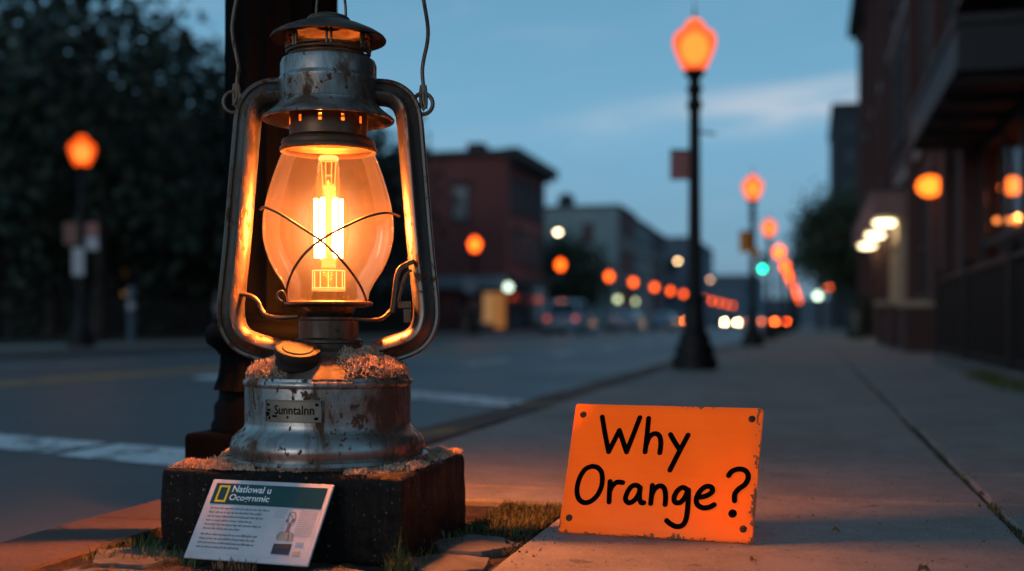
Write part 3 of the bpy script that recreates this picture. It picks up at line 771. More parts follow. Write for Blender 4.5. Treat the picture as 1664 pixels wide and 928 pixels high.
# ------------------------------------------------------------------ traced panels
def homography(src, dst):
    A = []; b = []
    for (x,y),(u,v) in zip(src,dst):
        A.append([x,y,1,0,0,0,-u*x,-u*y]); b.append(u); A.append([0,0,0,x,y,1,-v*x,-v*y]); b.append(v)
    h = np.linalg.solve(np.array(A,float), np.array(b,float)); H = np.append(h,1).reshape(3,3)
    def f(x,y):
        q = H @ np.array([x,y,1.]); return (q[0]/q[2], q[1]/q[2])
    return f
def panel_root(name, BL, BR, TL, label, cat):
    BL = Vector(BL); BR = Vector(BR); TL = Vector(TL)
    ex = (BR-BL).normalized(); ey = (TL-BL); ey = (ey-ex*ey.dot(ex)).normalized(); ez = ex.cross(ey)
    o = empty(name, (0,0,0), 0, label, cat)
    o.matrix_world = Matrix(((ex.x,ey.x,ez.x,BL.x),(ex.y,ey.y,ez.y,BL.y),(ex.z,ey.z,ez.z,BL.z),(0,0,0,1)))
    return o
def rounded_rect(mb, w, h, r, z0, z1, n=5):
    pts = []
    for cx, cy, a0 in ((w-r,h-r,0),(r,h-r,PI/2),(r,r,PI),(w-r,r,1.5*PI)):
        for k in range(n+1): pts.append((cx+r*math.cos(a0+PI/2*k/n), cy+r*math.sin(a0+PI/2*k/n)))
    m = len(pts); c = .0012
    ins = [(w/2+(x-w/2)*(1-2*c/w), h/2+(y-h/2)*(1-2*c/h)) for x,y in pts]
    vs = [(x,y,z0) for x,y in pts]+[(x,y,z1-c) for x,y in pts]+[(x,y,z1) for x,y in ins]
    fs = [tuple(reversed(range(m)))]+[(r_*m+k, r_*m+(k+1)%m, (r_+1)*m+(k+1)%m, (r_+1)*m+k) for r_ in (0,1) for k in range(m)]+[tuple(2*m+k for k in range(m))]
    mb.add(vs, fs)
def stroke(mb, pts, wd, z):
    """a round-ended brush stroke as one flat ribbon"""
    pts = [Vector((p[0],p[1],0)) for p in pts]; L = len(pts); left = []; right = []
    for i in range(L):
        tt = (pts[min(i+1,L-1)]-pts[max(i-1,0)]).normalized(); n = Vector((-tt.y,tt.x,0))
        left.append(pts[i]+n*wd/2); right.append(pts[i]-n*wd/2)
    def arc(c, d, s):
        a0 = math.atan2(d.y,d.x); return [c+Vector((math.cos(a0+s*PI*k/8),math.sin(a0+s*PI*k/8),0))*wd/2 for k in range(1,8)]
    e = arc(pts[-1], left[-1]-pts[-1], -1); s0 = arc(pts[0], right[0]-pts[0], -1)
    up = lambda q: (q.x,q.y,z)
    vs = [up(q) for q in left]+[up(q) for q in right]
    fs = [(i, L+i, L+i+1, i+1) for i in range(L-1)]
    mb.add(vs, fs)
    mb.add([up(left[-1])]+[up(q) for q in e]+[up(right[-1])], [tuple(reversed(range(9)))])
    mb.add([up(right[0])]+[up(q) for q in s0]+[up(left[0])], [tuple(reversed(range(9)))])

# orange board
sign = panel_root('sign_board', (-.522,2.398,.003), (-.114,2.367,.003), (-.500,2.502,.270), 'orange painted board hand lettered in black, standing on the sidewalk', 'sign')
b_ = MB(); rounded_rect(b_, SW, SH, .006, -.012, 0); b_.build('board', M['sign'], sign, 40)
hs = homography([(22,800),(1145,872),(1203,95),(137,60)], [(0,0),(SW,0),(SW,SH),(0,SH)])
strokes = [
 [(287,137),(303,238),(322,338)], [(322,338),(352,280),(385,215)], [(385,215),(405,278),(425,340)], [(425,340),(463,245),(503,143)],
 [(553,148),(544,240),(532,340)], [(540,296),(556,256),(585,236),(612,246),(622,280),(621,312),(616,346)],
 [(678,242),(702,285),(726,322)], [(778,246),(730,336),(674,446)],
 [(225,422),(185,440),(152,492),(136,560),(147,612),(180,634),(222,622),(260,582),(282,525),(281,462),(258,430),(225,422)],
 [(329,511),(325,570),(322,630)], [(324,576),(340,540),(368,516),(402,518)],
 [(502,548),(478,533),(448,545),(424,585),(418,618),(438,636),(470,620),(492,588),(503,552)], [(503,548),(498,600),(506,633),(522,636)],
 [(573,535),(568,590),(563,640)], [(568,596),(586,556),(616,538),(640,552),(649,595),(646,646)],
 [(775,562),(748,548),(718,566),(698,605),(704,634),(734,634),(760,605),(776,566)], [(780,562),(778,640),(768,725),(748,766),(712,776),(676,760),(655,741)],
 [(836,606),(880,598),(916,574),(912,548),(882,543),(850,566),(827,608),(830,645),(860,666),(897,664),(927,649)],
 [(1010,480),(1030,455),(1070,443),(1108,455),(1122,490),(1105,530),(1068,558),(1046,588),(1044,626)]]
sl = MB()
for i, st in enumerate(strokes):
    q = [(*hs(x,y),0) for x,y in st]
    q = spline(q, 6) if len(q) > 2 else [Vector(a) for a in q]
    stroke(sl, q, .0114, .0006+.00007*i)
c0 = hs(1033,700); sl.add([(c0[0]+.0090*math.cos(2*PI*k/20), c0[1]+.0090*math.sin(2*PI*k/20), .0006) for k in range(20)], [tuple(range(20))])
sl.build('lettering', M['ink'], sign)
for x, y in ((178,122),(1140,156),(88,722),(1094,790)):
    u, v_ = hs(x,y)
    sc = MB().lathe([(.0078,0),(.0074,.0008),(.0056,.001),(.0054,.0024),(.0034,.0036),(.0005,.0039)], 20, Matrix.Translation((u,v_,.0002))).build('screw', M['screw'], sign, 60)
    MB().box(u-.0042,u+.0042,v_-.0006,v_+.0006,.0022,.0041).build('screw_slot', M['ink'], sc)
stt = MB(); stt.sweep([Vector((SW*.5,.20,-.014)),Vector((SW*.5,.055,-.135))], [(-.008,-.012),(.008,-.012),(.008,.012),(-.008,.012)], (1,0,0)); stt.build('prop_stick', M['bark'], sign)

# information card
CW, CH = .265, .171
card = panel_root('information_card', (-1.159,1.951,.002), (-.894,1.936,.002), (-1.143,2.036,.139), 'white printed information card with green header leaning on the block', 'card')
b_ = MB(); rounded_rect(b_, CW, CH, .003, -.004, 0); b_.build('panel', M['card'], card, 40)
hc = homography([(32,815),(1215,915),(1512,125),(375,68)], [(0,0),(CW,0),(CW,CH),(0,CH)])
def cpoly(mb, pts, z): mb.add([(*hc(x,y),z) for x,y in pts], [tuple(range(len(pts)))])
u0, v0 = hc(322,296); u1, v1 = hc(1448,172); _, v2 = hc(1384,358)
hb = MB(); hb.quad((.012,CH-.054,.0005),(CW-.010,CH-.054,.0005),(CW-.010,CH-.009,.0005),(.012,CH-.009,.0005)); hdr = hb.build('header_band', M['card_green'], card)
lg = MB(); lx0,lx1,ly0,ly1,th = .021,.045,CH-.050,CH-.0135,.0042
lg.quad((lx0,ly0,.001),(lx1,ly0,.001),(lx1,ly0+th,.001),(lx0,ly0+th,.001)); lg.quad((lx0,ly1-th,.001),(lx1,ly1-th,.001),(lx1,ly1,.001),(lx0,ly1,.001))
lg.quad((lx0,ly0+th,.001),(lx0+th,ly0+th,.001),(lx0+th,ly1-th,.001),(lx0,ly1-th,.001)); lg.quad((lx1-th,ly0+th,.001),(lx1,ly0+th,.001),(lx1,ly1-th,.001),(lx1-th,ly1-th,.001))
lg.build('yellow_frame_logo', M['card_yellow'], hdr)
tt = MB()
for s_, xx0, xx1, yy0, yy1 in (('Natlowal u', .052,.137,CH-.0275,CH-.0125), ('Ocogrnmic', .051,.139,CH-.0495,CH-.0315)):
    vs, fs = text_mesh(s_, 1, .018); uv = fit(vs, xx0, xx1, yy0, yy1); tt.add([(a,b,.001) for a,b in uv], fs)
tt.build('title_lettering', M['card_white'], hdr)
bt = MB()
rowsT = [(.018,.146),(.018,.132),(.018,.140),(.018,.118),(.018,.141),(.018,.100),(.018,.140),(.018,.138),(.018,.139),(.018,.110)]
yv = CH-.0645
for i,(a,b) in enumerate(rowsT):
    x = a
    if i == 6: yv -= .0035
    while x < b:
        wl = random.uniform(.004,.013)
        xx = x
        while xx < min(x+wl,b):
            hgt = random.choice((.0030,.0030,.0030,.0044)); dn = random.choice((0,0,0,.001))
            bt.quad((xx,yv-dn,.0004),(xx+.00095,yv-dn,.0004),(xx+.00095,yv+hgt,.0004),(xx,yv+hgt,.0004)); 
            bt.quad((xx+.00095,yv+random.choice((0,.0022)),.0004),(xx+.0014,yv+.0003,.0004),(xx+.0014,yv+.001,.0004),(xx+.00095,yv+.001,.0004))
            xx += .00165
        x += wl+.0022
    yv -= .0088
bt.build('body_text', M['card_grey'], card)
ft = MB()
for (a,b,c,d) in [(.160,.186,.092,.112),(.214,.254,.058,.112)]:
    yv = d
    while yv > c: ft.quad((a,yv-.0012,.0004),(b-random.uniform(0,.004),yv-.0012,.0004),(b-.002,yv,.0004),(a,yv,.0004)); yv -= .004
ft.quad((.008,.012,.0004),(CW-.008,.012,.0004),(CW-.008,.0124,.0004),(.008,.0124,.0004)); ft.quad((CW-.0084,.0125,.0004),(CW-.008,.0125,.0004),(CW-.008,CH-.056,.0004),(CW-.0084,CH-.056,.0004))
ft.build('fine_print', M['card_pale'], card)
il = MB(); cpoly(il, [(905,690),(1080,695),(1040,803),(865,790)], .0006); illus = il.build('illustration', M['card_navy'], card)
q = MB(); cpoly(q, [(925,705),(1060,710),(1048,742),(912,735)], .0009); q.build('dark_window_print', M['card_brown'], illus)
q = MB(); cpoly(q, [(960,600),(985,585),(1085,600),(1080,665),(925,655),(935,630)], .0005); q.build('tank_print', M['card_tan'], illus)
q = MB(); 
for st in ([(1080,395),(1060,440),(1045,480)],[(1090,390),(1125,392),(1132,430),(1120,480)],[(960,600),(985,580),(1085,592),(1082,665)],[(1085,480),(1060,560),(1040,650),(1020,665)],[(1075,400),(1100,440),(1110,475)],[(945,605),(935,640)],[(1055,610),(1045,660)]):
    stroke(q, spline([(*hc(x,y),0) for x,y in st], 4), .0016, .0010)
for cx, cy in ((1048,470),(1104,468)):
    c0 = hc(cx,cy); q.add([(c0[0]+.0032*math.cos(2*PI*k/12),c0[1]+.0042*math.sin(2*PI*k/12),.0012) for k in range(12)], [tuple(range(12))])
q.build('lamp_drawing', M['card_grey'], illus)
q = MB(); stroke(q, [hc(1065,495)+(0,), hc(1035,570)+(0,)], .0045, .0007); q.build('stem_print', M['banner_pink'], illus)
q = MB(); cpoly(q, [(1082,770),(1160,765),(1148,812),(1068,806)], .0006); q.build('peach_print', M['card_tan'], illus)
q = MB(); cpoly(q, [(1118,680),(1195,682),(1185,720),(1105,718)], .0006); q.build('blue_print', M['card_blue'], illus)

# both panels were cut slightly out of square
def shear(o, k, ky):
    for ch in o.children_recursive:
        for v_ in ch.data.vertices: v_.co.x += k*v_.co.y; v_.co.y *= ky
bpy.context.view_layer.update()
shear(sign, .036, .992); shear(card, .064, .965)

# ------------------------------------------------------------------ posts and lamps
def fluted(mb, prof, n=16, sub=4, depth=.06):
    """lathe with flutes"""
    cols = n*sub; vs = []; fs = []
    for r, z in prof:
        for k in range(cols):
            a = 2*PI*k/cols; rr = r*(1-depth*(.5+.5*math.cos(2*PI*k/sub))); vs.append((rr*math.cos(a), rr*math.sin(a), z))
    for i in range(len(prof)-1):
        for k in range(cols): fs.append((i*cols+k,i*cols+(k+1)%cols,(i+1)*cols+(k+1)%cols,(i+1)*cols+k))
    mb.add(vs, fs)
post = empty('iron_post', (-1.335,2.735,0), 0, 'thick black fluted iron post rising behind the lantern', 'post')
def scl(lst, k): return [(r*k, z) for r, z in lst]
b_ = MB(); b_.box(-.182,.182,-.182,.182,0,.175); b_.build('plinth', M['post_iron'], post, 40, .012, 3)
b_ = MB(); b_.lathe(scl([(.232,.174),(.232,.19),(.222,.205),(.222,.24),(.208,.255),(.205,.275),(.19,.285)],.78), 48); b_.build('lower_moulding', M['post_iron'], post, 40)
b_ = MB(); b_.lathe(scl([(.16,.37),(.172,.385),(.192,.40),(.197,.42),(.192,.44),(.178,.452),(.178,.463),(.168,.47),(.15,.478)],1.0), 48); b_.build('upper_moulding', M['post_iron'], post, 40)
b_ = MB(); fluted(b_, [(.176,.28),(.172,.29),(.165,.31),(.160,.335),(.158,.36),(.158,.378)], 22); b_.build('fluted_base', M['post_iron'], post, 50)
b_ = MB(); fluted(b_, [(.150,.476),(.147,.6),(.146,1.6),(.135,4.2)], 16, 4, .09); b_.build('shaft', M['post_iron'], post, 50)

def make_lamp():
    root = empty('street_lamp')
    b = MB(); b.lathe([(.235,0),(.235,.12),(.205,.135),(.20,.24),(.168,.26),(.160,.335),(.125,.38),(.105,.45),(.092,.60),(.088,.655),(.112,.67),(.115,.70),(.10,.72),(.078,.75)], 28, cap0=True); b.build('base', M['iron'], root, 30)
    b = MB(); b.lathe([(.072,.72),(.068,1.2),(.060,2.2),(.057,2.58),(.075,2.60),(.085,2.63),(.075,2.66),(.06,2.68),(.058,2.74),(.078,2.77),(.083,2.80),(.06,2.83),(.055,2.88),(.08,2.92),(.11,2.945),(.115,2.965),(.105,2.98)], 24); b.build('shaft', M['iron'], root, 35)
    b = MB(); b.lathe([(.10,2.965),(.125,3.0),(.17,3.09),(.21,3.19),(.226,3.26),(.222,3.31),(.195,3.35),(.145,3.385),(.115,3.405),(.105,3.43),(.088,3.46),(.05,3.485),(.02,3.495)], 28); g = b.build('globe', M['lampshell'], root, 50)
    b = MB(); b.sphere((0,0,3.20), .14, 10, 1.1); b.build('lamp_bulb', M['lampcore'], g, 60)
    b = MB(); b.lathe([(.035,3.488),(.028,3.50),(.012,3.52),(.010,3.55),(.016,3.565),(.006,3.60),(.004,3.70),(.001,3.72)], 12, cap0=True); b.build('finial', M['iron'], root, 40)
    return root
LSHELL = {}
def set_far(root, scene_objs=None):
    for ch in [x for x in COL.objects if x.parent == root]:
        if ch.name.startswith('globe'):
            ch.data = FARG; 
            for g in [x for x in COL.objects if x.parent == ch]: g.data = FARC
proto = make_lamp()
FARG = [x for x in COL.objects if x.parent == proto and x.name.startswith('globe')][0].data.copy(); FARG.materials[0] = M['lampshell_f']
FARC = [x for x in COL.objects if x.name.startswith('lamp_bulb')][0].data.copy(); FARC.materials[0] = M['lampcore_f']
right_lamps = []
RY = [11.25, 23.3, 33.2, 44.5, 55.5, 67, 78.5, 90, 102, 114, 126, 139]
for i, yy in enumerate(RY):
    o = proto if i == 0 else copy_tree(proto)
    o.location = (-1.08, yy, 0); o.scale = (.94,.94,.985)
    tag(o, f'black lamp post with lit orange globe, {ORD[i]} from the camera on the right sidewalk', 'street lamp', 'street lamps along the right sidewalk')
    right_lamps.append(o)
left_lamps = []
LY = [18.5, 44.3, 60.8, 76.5, 87.5, 100, 112, 124, 136, 149, 162, 176, 191, 207]
for i, yy in enumerate(LY):
    o = copy_tree(proto); o.location = (-13.1, yy, .02); o.scale = (1.10,1.10,1.13)
    tag(o, f'black lamp post with lit orange globe, {ORD[i]} from the left along the far kerb', 'street lamp', 'street lamps along the far kerb')
    left_lamps.append(o)
for i, o in enumerate(right_lamps):
    if i >= 3: set_far(o)
for i, o in enumerate(left_lamps):
    if i >= 1: set_far(o)
for o in right_lamps[:5]: point_light(o, (0,0,3.36), 130, (1,.42,.14), .06)
for o in left_lamps[:4]: point_light(o, (0,0,3.36), 60, (1,.42,.14), .06)
# panels fixed to some posts
def panel_on(root, x, z, wd, ht, m, name='banner', arm=True, y=0):
    b = MB(); b.box(x-wd/2,x+wd/2,y-.012,y+.012,z-ht/2,z+ht/2); p = b.build(name, m, root, None, .004)
    if arm:
        a = MB(); xs = (x-wd/2 if x < 0 else .05, -.05 if x < 0 else x+wd/2)
        a.box(min(xs),max(xs),y-.010,y+.010,z+ht/2+.002,z+ht/2+.022); a.build('banner_arm', M['iron'], p)
    return p
right_lamps[0].rotation_euler = (0,0,YAW)
panel_on(right_lamps[0], -.155, 2.03, .20, .28, M['banner_pink'], 'small_sign')
bb = MB(); bb.tube([(.05,0,2.37),(.22,0,2.345)], .012, 6); bb.build('side_bracket', M['iron'], right_lamps[0])
for o in (right_lamps[1],): o.rotation_euler = (0,0,YAW)
panel_on(right_lamps[1], -.16, 2.12, .25, .42, M['banner_yellow'], 'amber_sign'); panel_on(right_lamps[1], .03, 1.90, .17, .20, M['banner_yellow'], 'amber_sign', False, -.085)
left_lamps[0].rotation_euler = (0,0,YAW)
panel_on(left_lamps[0], -.19, 1.86, .24, .36, M['banner_brown'], 'banner'); panel_on(left_lamps[0], .15, 1.93, .25, .22, M['banner_pink'], 'banner'); panel_on(left_lamps[0], .15, 1.70, .25, .22, M['banner_white'], 'banner', False)
panel_on(left_lamps[0], -.03, 1.40, .2, .46, M['banner_white'], 'notice', False, -.085)
left_lamps[1].rotation_euler = (0,0,YAW)
panel_on(left_lamps[1], -.16, 1.75, .5, .55, M['banner_white'], 'notice', False, -.1); panel_on(left_lamps[1], .0, 1.05, .5, .4, M['banner_brown'], 'notice', False, -.12)

# tall white road lights
def road_light(x, y, z, label, m):
    r = empty('road_light', (x,y,0), 0, label, 'road light', 'tall white road lights')
    b = MB(); b.lathe([(.10,0),(.10,.3),(.06,.35),(.05,z)], 12, cap0=True); b.tube([(0,0,z-.02),(.3,0,z+.18),(.75,0,z+.22)], .035, 8); b.build('pole', M['iron'], r, 40)
    h = MB(); h.lathe([(.02,.30),(.14,.27),(.2,.16),(.19,.12)], 16, Matrix.Translation((.85,0,z-.06))); hd = h.build('lamp_head', M['grey_metal'], r, 40)
    l_ = MB(); l_.sphere((.85,0,z+.02), .15, 8, .8); l_.build('lamp_glass', m, hd, 60)
wl = glow('road_light_white', (1,.78,.48), 16)
road_light(-14.9,64.5,5.75,'tall white road light in front of the blue grey block', wl)
road_light(-13.9,118,6.9,'tall warm road light just left of the nearest right lamp post', glow('road_light_warm', (1,.62,.30), 26))
road_light(-13.9,158,6.5,'tall dim road light between the first two right lamp posts', glow('road_light_dim', (1,.52,.30), 16))
def globe_post(x, y, z, label, m, group='pale globe lamps on short posts', r_=.2):
    r = empty('globe_lamp', (x,y,0), 0, label, 'globe lamp', group)
    b = MB(); b.lathe([(.12,0),(.12,.15),(.06,.2),(.045,z-.2),(.09,z-.17),(.09,z-.15)], 12, cap0=True); b.build('post', M['iron'], r, 40)
    g = MB(); g.sphere((0,0,z), r_, 8); g.build('globe', m, r, 60)
globe_post(-15.1,57.2,2.35,'pale green white globe lamp beside the red brick corner', glow('globe_pale', (.60,.78,.62), 4))
globe_post(-14.4,88,2.35,'dim green globe lamp left of the pair on the far pavement', M['green_dim'])
globe_post(-14.4,97,2.35,'dim yellow green globe lamp right of the pair on the far pavement', M['green_dim'])
globe_post(.60,78,2.3,'bright pale green globe lamp low on the right sidewalk', glow('globe_green2', (.62,.85,.60), 9))
globe_post(1.9,84,3.95,'pale green globe lamp beneath the right hand tree', glow('globe_green3', (.50,.70,.48), 9))
globe_post(1.55,93,3.3,'lone orange globe lamp beneath the right hand tree', glow('globe_orange', (1,.12,.01), 14), 'pale globe lamps on short posts')

# traffic light on a mast arm
tl_ = empty('traffic_light', (-.85,66,0), 0, 'green traffic light hanging from a mast arm over the lane', 'traffic light')
b_ = MB(); b_.lathe([(.16,0),(.16,.4),(.09,.45),(.07,4.3)], 14, cap0=True); b_.tube([(0,0,4.25),(-.9,0,4.35),(-1.9,0,4.38)], .05, 8); b_.build('mast', M['iron'], tl_, 40)
b_ = MB(); b_.box(-1.83,-1.49,-.15,.13,3.35,4.30); hz = b_.build('signal_head', M['iron'], tl_, None, .02)
for k, m in enumerate((M['green_sig'], M['trim_dark'], M['trim_dark'])):
    b_ = MB(); b_.lathe([(.13,0),(.12,.02),(.08,.045),(.001,.055)], 18, Matrix.Translation((-1.66,-.152,3.55+.28*k)) @ Matrix.Rotation(R(90),4,'X')); b_.build('signal_lens', m, hz, 60)

# ------------------------------------------------------------------ buildings
def windows(root, rects, face, plane, m_frame, m_pane=None, lit=()):
    """rects: (a0,a1,z0,z1); face 'y' = wall facing -Y at y=plane, 'x+' = facing +X, 'x-' = facing -X"""
    for i, (a0,a1,z0,z1) in enumerate(rects):
        fr = MB(); t_ = .09; d0, d1 = -.05, .06
        def bx(mb, p0, p1, q0, q1, e0, e1):
            if face == 'y': mb.box(p0,p1,plane-e1,plane-e0,q0,q1)
            elif face == 'x+': mb.box(plane+e0,plane+e1,p0,p1,q0,q1)
            else: mb.box(plane-e1,plane-e0,p0,p1,q0,q1)
        bx(fr,a0,a0+t_,z0+.14,z1-.003,.0,.05); bx(fr,a1-t_,a1,z0+.14,z1-.003,.0,.05); bx(fr,a0+t_,a1-t_,z1-t_,z1-.003,.0,.05); bx(fr,a0+t_,a1-t_,(z0+z1)/2-.03,(z0+z1)/2+.03,.0,.045)
        f = fr.build('window', M['trim_dark'], root)
        sl_ = MB(); bx(sl_,a0-.1,a1+.1,z0,z0+.138,-.01,.12); sl_.build('sill', m_frame, f)
        sl_ = MB(); bx(sl_,a0-.1,a1+.1,z1,z1+.2,-.01,.07); sl_.build('lintel', m_frame, f)
        pn = MB(); bx(pn,a0+t_,a1-t_,z0+.14,z1-t_,-.01,.012); pn.build('pane', (m_pane[i % len(m_pane)] if m_pane else M['glass']), f)

# red brick corner building with dark cornice
A = empty('brick_building', (0,0,0), 0, 'three storey red brick corner building with dark cornice', 'building')
b_ = MB(); b_.box(-32,-15.5,58.5,67.5,.02,9.4); b_.build('wall', M['brick_red'], A)
b_ = MB(); b_.box(-15.5,-15.05,58.2,67.7,9.0,9.25); b_.box(-15.5,-14.75,58.0,67.9,9.252,9.75); b_.box(-32.1,-15.502,58.2,67.7,9.41,9.72); b_.build('cornice', M['trim_dark'], A)
b_ = MB(); b_.box(-18.2,-17.3,60,61.2,9.73,10.4); b_.build('chimney', M['brick_dark'], A)
windows(A, [(-18.6,-17.6,5.9,7.9)], 'y', 58.5, M['trim_dark'], [mottled('sky_lit_glass', (.08,.11,.13), (.11,.14,.16), 2, .3, 0, 0)])
windows(A, [(-24.6,-23.6,5.9,7.9),(-29,-28,5.9,7.9)], 'y', 58.5, M['trim_dark'])
for z0 in (3.6, 6.4): windows(A, [(59.4+1.55*k,60.4+1.55*k,z0,z0+1.9) for k in range(5)], 'x+', -15.5, M['brick_dark'], [M['slate']])
b_ = MB(); b_.box(-22.8,-15.48,58.2,58.498,2.35,3.0); b_.build('shop_fascia', mottled('pale_fascia', (.19,.22,.25), (.25,.28,.30), 2, .7, 0, 0), A)
b_ = MB(); b_.box(-32,-19.4,58.38,58.498,.25,2.3); b_.box(-18.0,-15.9,58.38,58.498,.25,2.3); b_.build('shop_window', M['glass'], A)
b_ = MB(); b_.box(-16.75,-16.22,58.3,58.378,.5,2.1); b_.build('lit_shop_window', M['warmwin'], A); b_ = MB(); b_.box(-16.15,-15.6,58.3,58.378,.2,2.1); b_.build('lit_shop_door', M['warmwin_dim'], A)
b_ = MB(); b_.box(-15.5,-15.4,58.6,67.3,.2,2.6); b_.build('side_shopfront', M['glass'], A)
b_ = MB(); b_.box(-15.5,-15.2,58.55,67.35,2.62,3.05); b_.build('side_fascia', M['trim_dark'], A)
# blue grey block with roof tank
Bd = empty('apartment_block', (0,0,0), 0, 'blue grey rendered block with rooftop water tank, beyond the brick corner', 'building')
b_ = MB(); b_.box(-34,-15.5,95,104.5,.02,10.3); b_.build('wall', M['bluegrey'], Bd)
b_ = MB(); b_.box(-15.5,-15.44,95.1,104.4,.1,10.2); b_.build('street_front', M['brick_far'], Bd)
b_ = MB(); b_.lathe([(.75,10.5),(.75,11.6),(.1,11.95)], 16, Matrix.Translation((-20.6,98,0)));  [b_.box(-20.6+a-.06,-20.6+a+.06,98+c-.06,98+c+.06,10.302,10.55) for a in (-.5,.5) for c in (-.5,.5)]; b_.build('roof_tank', M['trim_dark'], Bd, 40)
b_ = MB(); b_.box(-34.1,-15.3,94.8,104.7,10.302,10.5); b_.build('parapet', M['slate'], Bd)
windows(Bd, [(-18.6,-17.6,7.2,8.8)], 'y', 95, M['slate'], [M['brick_far']])
windows(Bd, [(96+2.1*k,97+2.1*k,z,z+1.6) for z in (3.4,6.6) for k in range(4)], 'x+', -15.44, M['brick_far'])
for k,(y0,y1,h,m,lb) in enumerate([(105,116,10.0,'bluegrey','narrow grey block joined behind the blue grey block'),(116.5,128,9.9,'slate','dark slate block at the end of the near terrace'),(150,182,11.6,'slate2','hazy slate block in the middle distance, left of the near lamp post')]):
    C_ = empty('terrace_block', (0,0,0), 0, lb, 'building', 'blocks along the far pavement')
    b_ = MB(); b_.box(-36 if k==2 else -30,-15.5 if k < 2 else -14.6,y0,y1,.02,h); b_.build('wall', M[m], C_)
    b_ = MB(); b_.box((-36 if k==2 else -30)-.1,(-15.3 if k < 2 else -14.4),y0-.1,y1+.1,h+.002,h+.25); b_.build('parapet', M['slate'], C_)
    windows(C_, [(y0+1+2.2*j,y0+2+2.2*j,z,z+1.6) for z in (3.4,6.6) for j in range(4)], 'x+', -15.5 if k < 2 else -14.6, M['slate'])
    if k == 2: windows(C_, [(-33+3*j,-31.8+3*j,z,z+1.7) for z in (3.6,7) for j in range(6)], 'y', y0, M['slate'])
for (x0,x1,y0,y1,h,lb) in [(-40,-14.5,260,300,9.5,'pale hazy low block far down the street on the left'),(-60,-14,330,380,14,'farthest hazy block at the end of the street on the left'),(-30,20,560,600,12,'low hazy block closing the far end of the street')]:
    C_ = empty('distant_block', (0,0,0), 0, lb, 'building', 'hazy blocks far down the street')
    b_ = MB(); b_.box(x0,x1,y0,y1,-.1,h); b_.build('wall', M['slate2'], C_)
    b_ = MB(); b_.box(x0-.2,x1+.2,y0-.2,y1+.2,h+.002,h+.4); b_.build('parapet', M['slate'], C_)
    windows(C_, [(x0+2+4*j,x0+3.6+4*j,z,z+2) for z in (3.5,) for j in range(5)], 'y', y0, M['slate'])
# dark house in the park
D_ = empty('park_house', (0,0,0), 0, 'dark house behind the park trees with two small lit windows', 'house')
b_ = MB(); b_.box(-46,-24,47,55,-.02,5.4); b_.build('wall', M['trim_dark'], D_)
b_ = MB(); b_.add([(-46.4,46.6,5.402),(-23.6,46.6,5.402),(-23.6,55.4,5.402),(-46.4,55.4,5.402),(-44,51,7.6),(-26,51,7.6)], [(0,1,5,4),(1,2,5),(2,3,4,5),(3,0,4),(3,2,1,0)]); b_.build('roof', M['trim_dark'], D_)
windows(D_, [(-31.3,-30.7,1.6,3.2)], 'y', 47, M['trim_dark'], [M['warmwin']])
windows(D_, [(-36.2,-35.7,1.8,2.5)], 'y', 47, M['trim_dark'], [M['warmwin_dim']])

# dark tower on the right
T_ = empty('tower_block', (0,0,0), 0, 'tall dark tower block rising behind the right hand tree', 'building')
b_ = MB(); b_.box(2.4,26,118,140,-.1,22); b_.build('wall', mottled('tower_wall', (.020,.030,.040), (.03,.04,.05), .5, .9, 0, 0), T_)
b_ = MB(); b_.box(2.2,26.2,117.8,140.2,22.002,22.4); b_.build('parapet', M['trim_dark'], T_)
windows(T_, [(3.4+1.8*k,4.5+1.8*k,5+2.8*j,6.6+2.8*j) for j in range(6) for k in range(3)], 'y', 118, M['trim_dark'], [M['slate'],M['glass']])

# long brick building on the right: facade at X = 2.2
FX = 2.2
Rb = empty('long_brick_building', (0,0,0), 0, 'long dark brick building lining the right sidewalk with tall windows', 'building')
b_ = MB()
b_.box(FX,14,15.9,49,-.1,12.6)                       # main mass beyond the bay
b_.box(FX,14,2.0,12.1,-.1,12.6)                      # near mass
b_.box(FX,14,12.1,15.9,-.1,1.1); b_.box(FX,14,12.1,15.9,2.75,12.6); b_.box(FX+1.6,14,12.1,15.9,1.1,2.75)
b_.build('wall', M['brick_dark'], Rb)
for yy in (16.2, 19.9, 24.6, 33.2, 37.6, 42.0, 46.4, 48.45): MB().box(FX-.22,FX-.002,yy,yy+.55,-.05,12.0).build('pilaster', M['brick_dark'], Rb)
MB().box(FX-.30,FX-.002,17.6,18.15,-.05,3.4).build('lamp_pier', M['brick_dark'], Rb)
b_ = MB(); b_.box(FX-.35,14.1,2,49.2,12.05,12.35); b_.box(FX-.62,14.2,2,49.5,12.352,12.75); b_.box(FX-.38,14.1,2,49.3,12.752,13.6); b_.build('cornice', M['trim_dark'], Rb)
b_ = MB(); b_.box(FX-.12,FX-.004,14.7,49,3.72,3.95); b_.box(FX-.10,FX-.004,14.7,49,7.6,7.75); b_.build('string_course', M['trim_pale'], Rb)
rc = []
for z in (4.7, 8.5):
    for yy in (17.3,18.7,20.9,22.4,25.6,27.2,28.8,30.6,34.1,35.7,38.5,40.1,42.9,44.5): rc.append((yy,yy+.95,z,z+2.3))
rc += [(20.8,22.0,.9,3.0),(23.0,24.2,.9,3.0),(34.2,36.8,.7,3.0),(38.5,41.2,.7,3.0)]
windows(Rb, rc, 'x-', FX, M['trim_dark'])
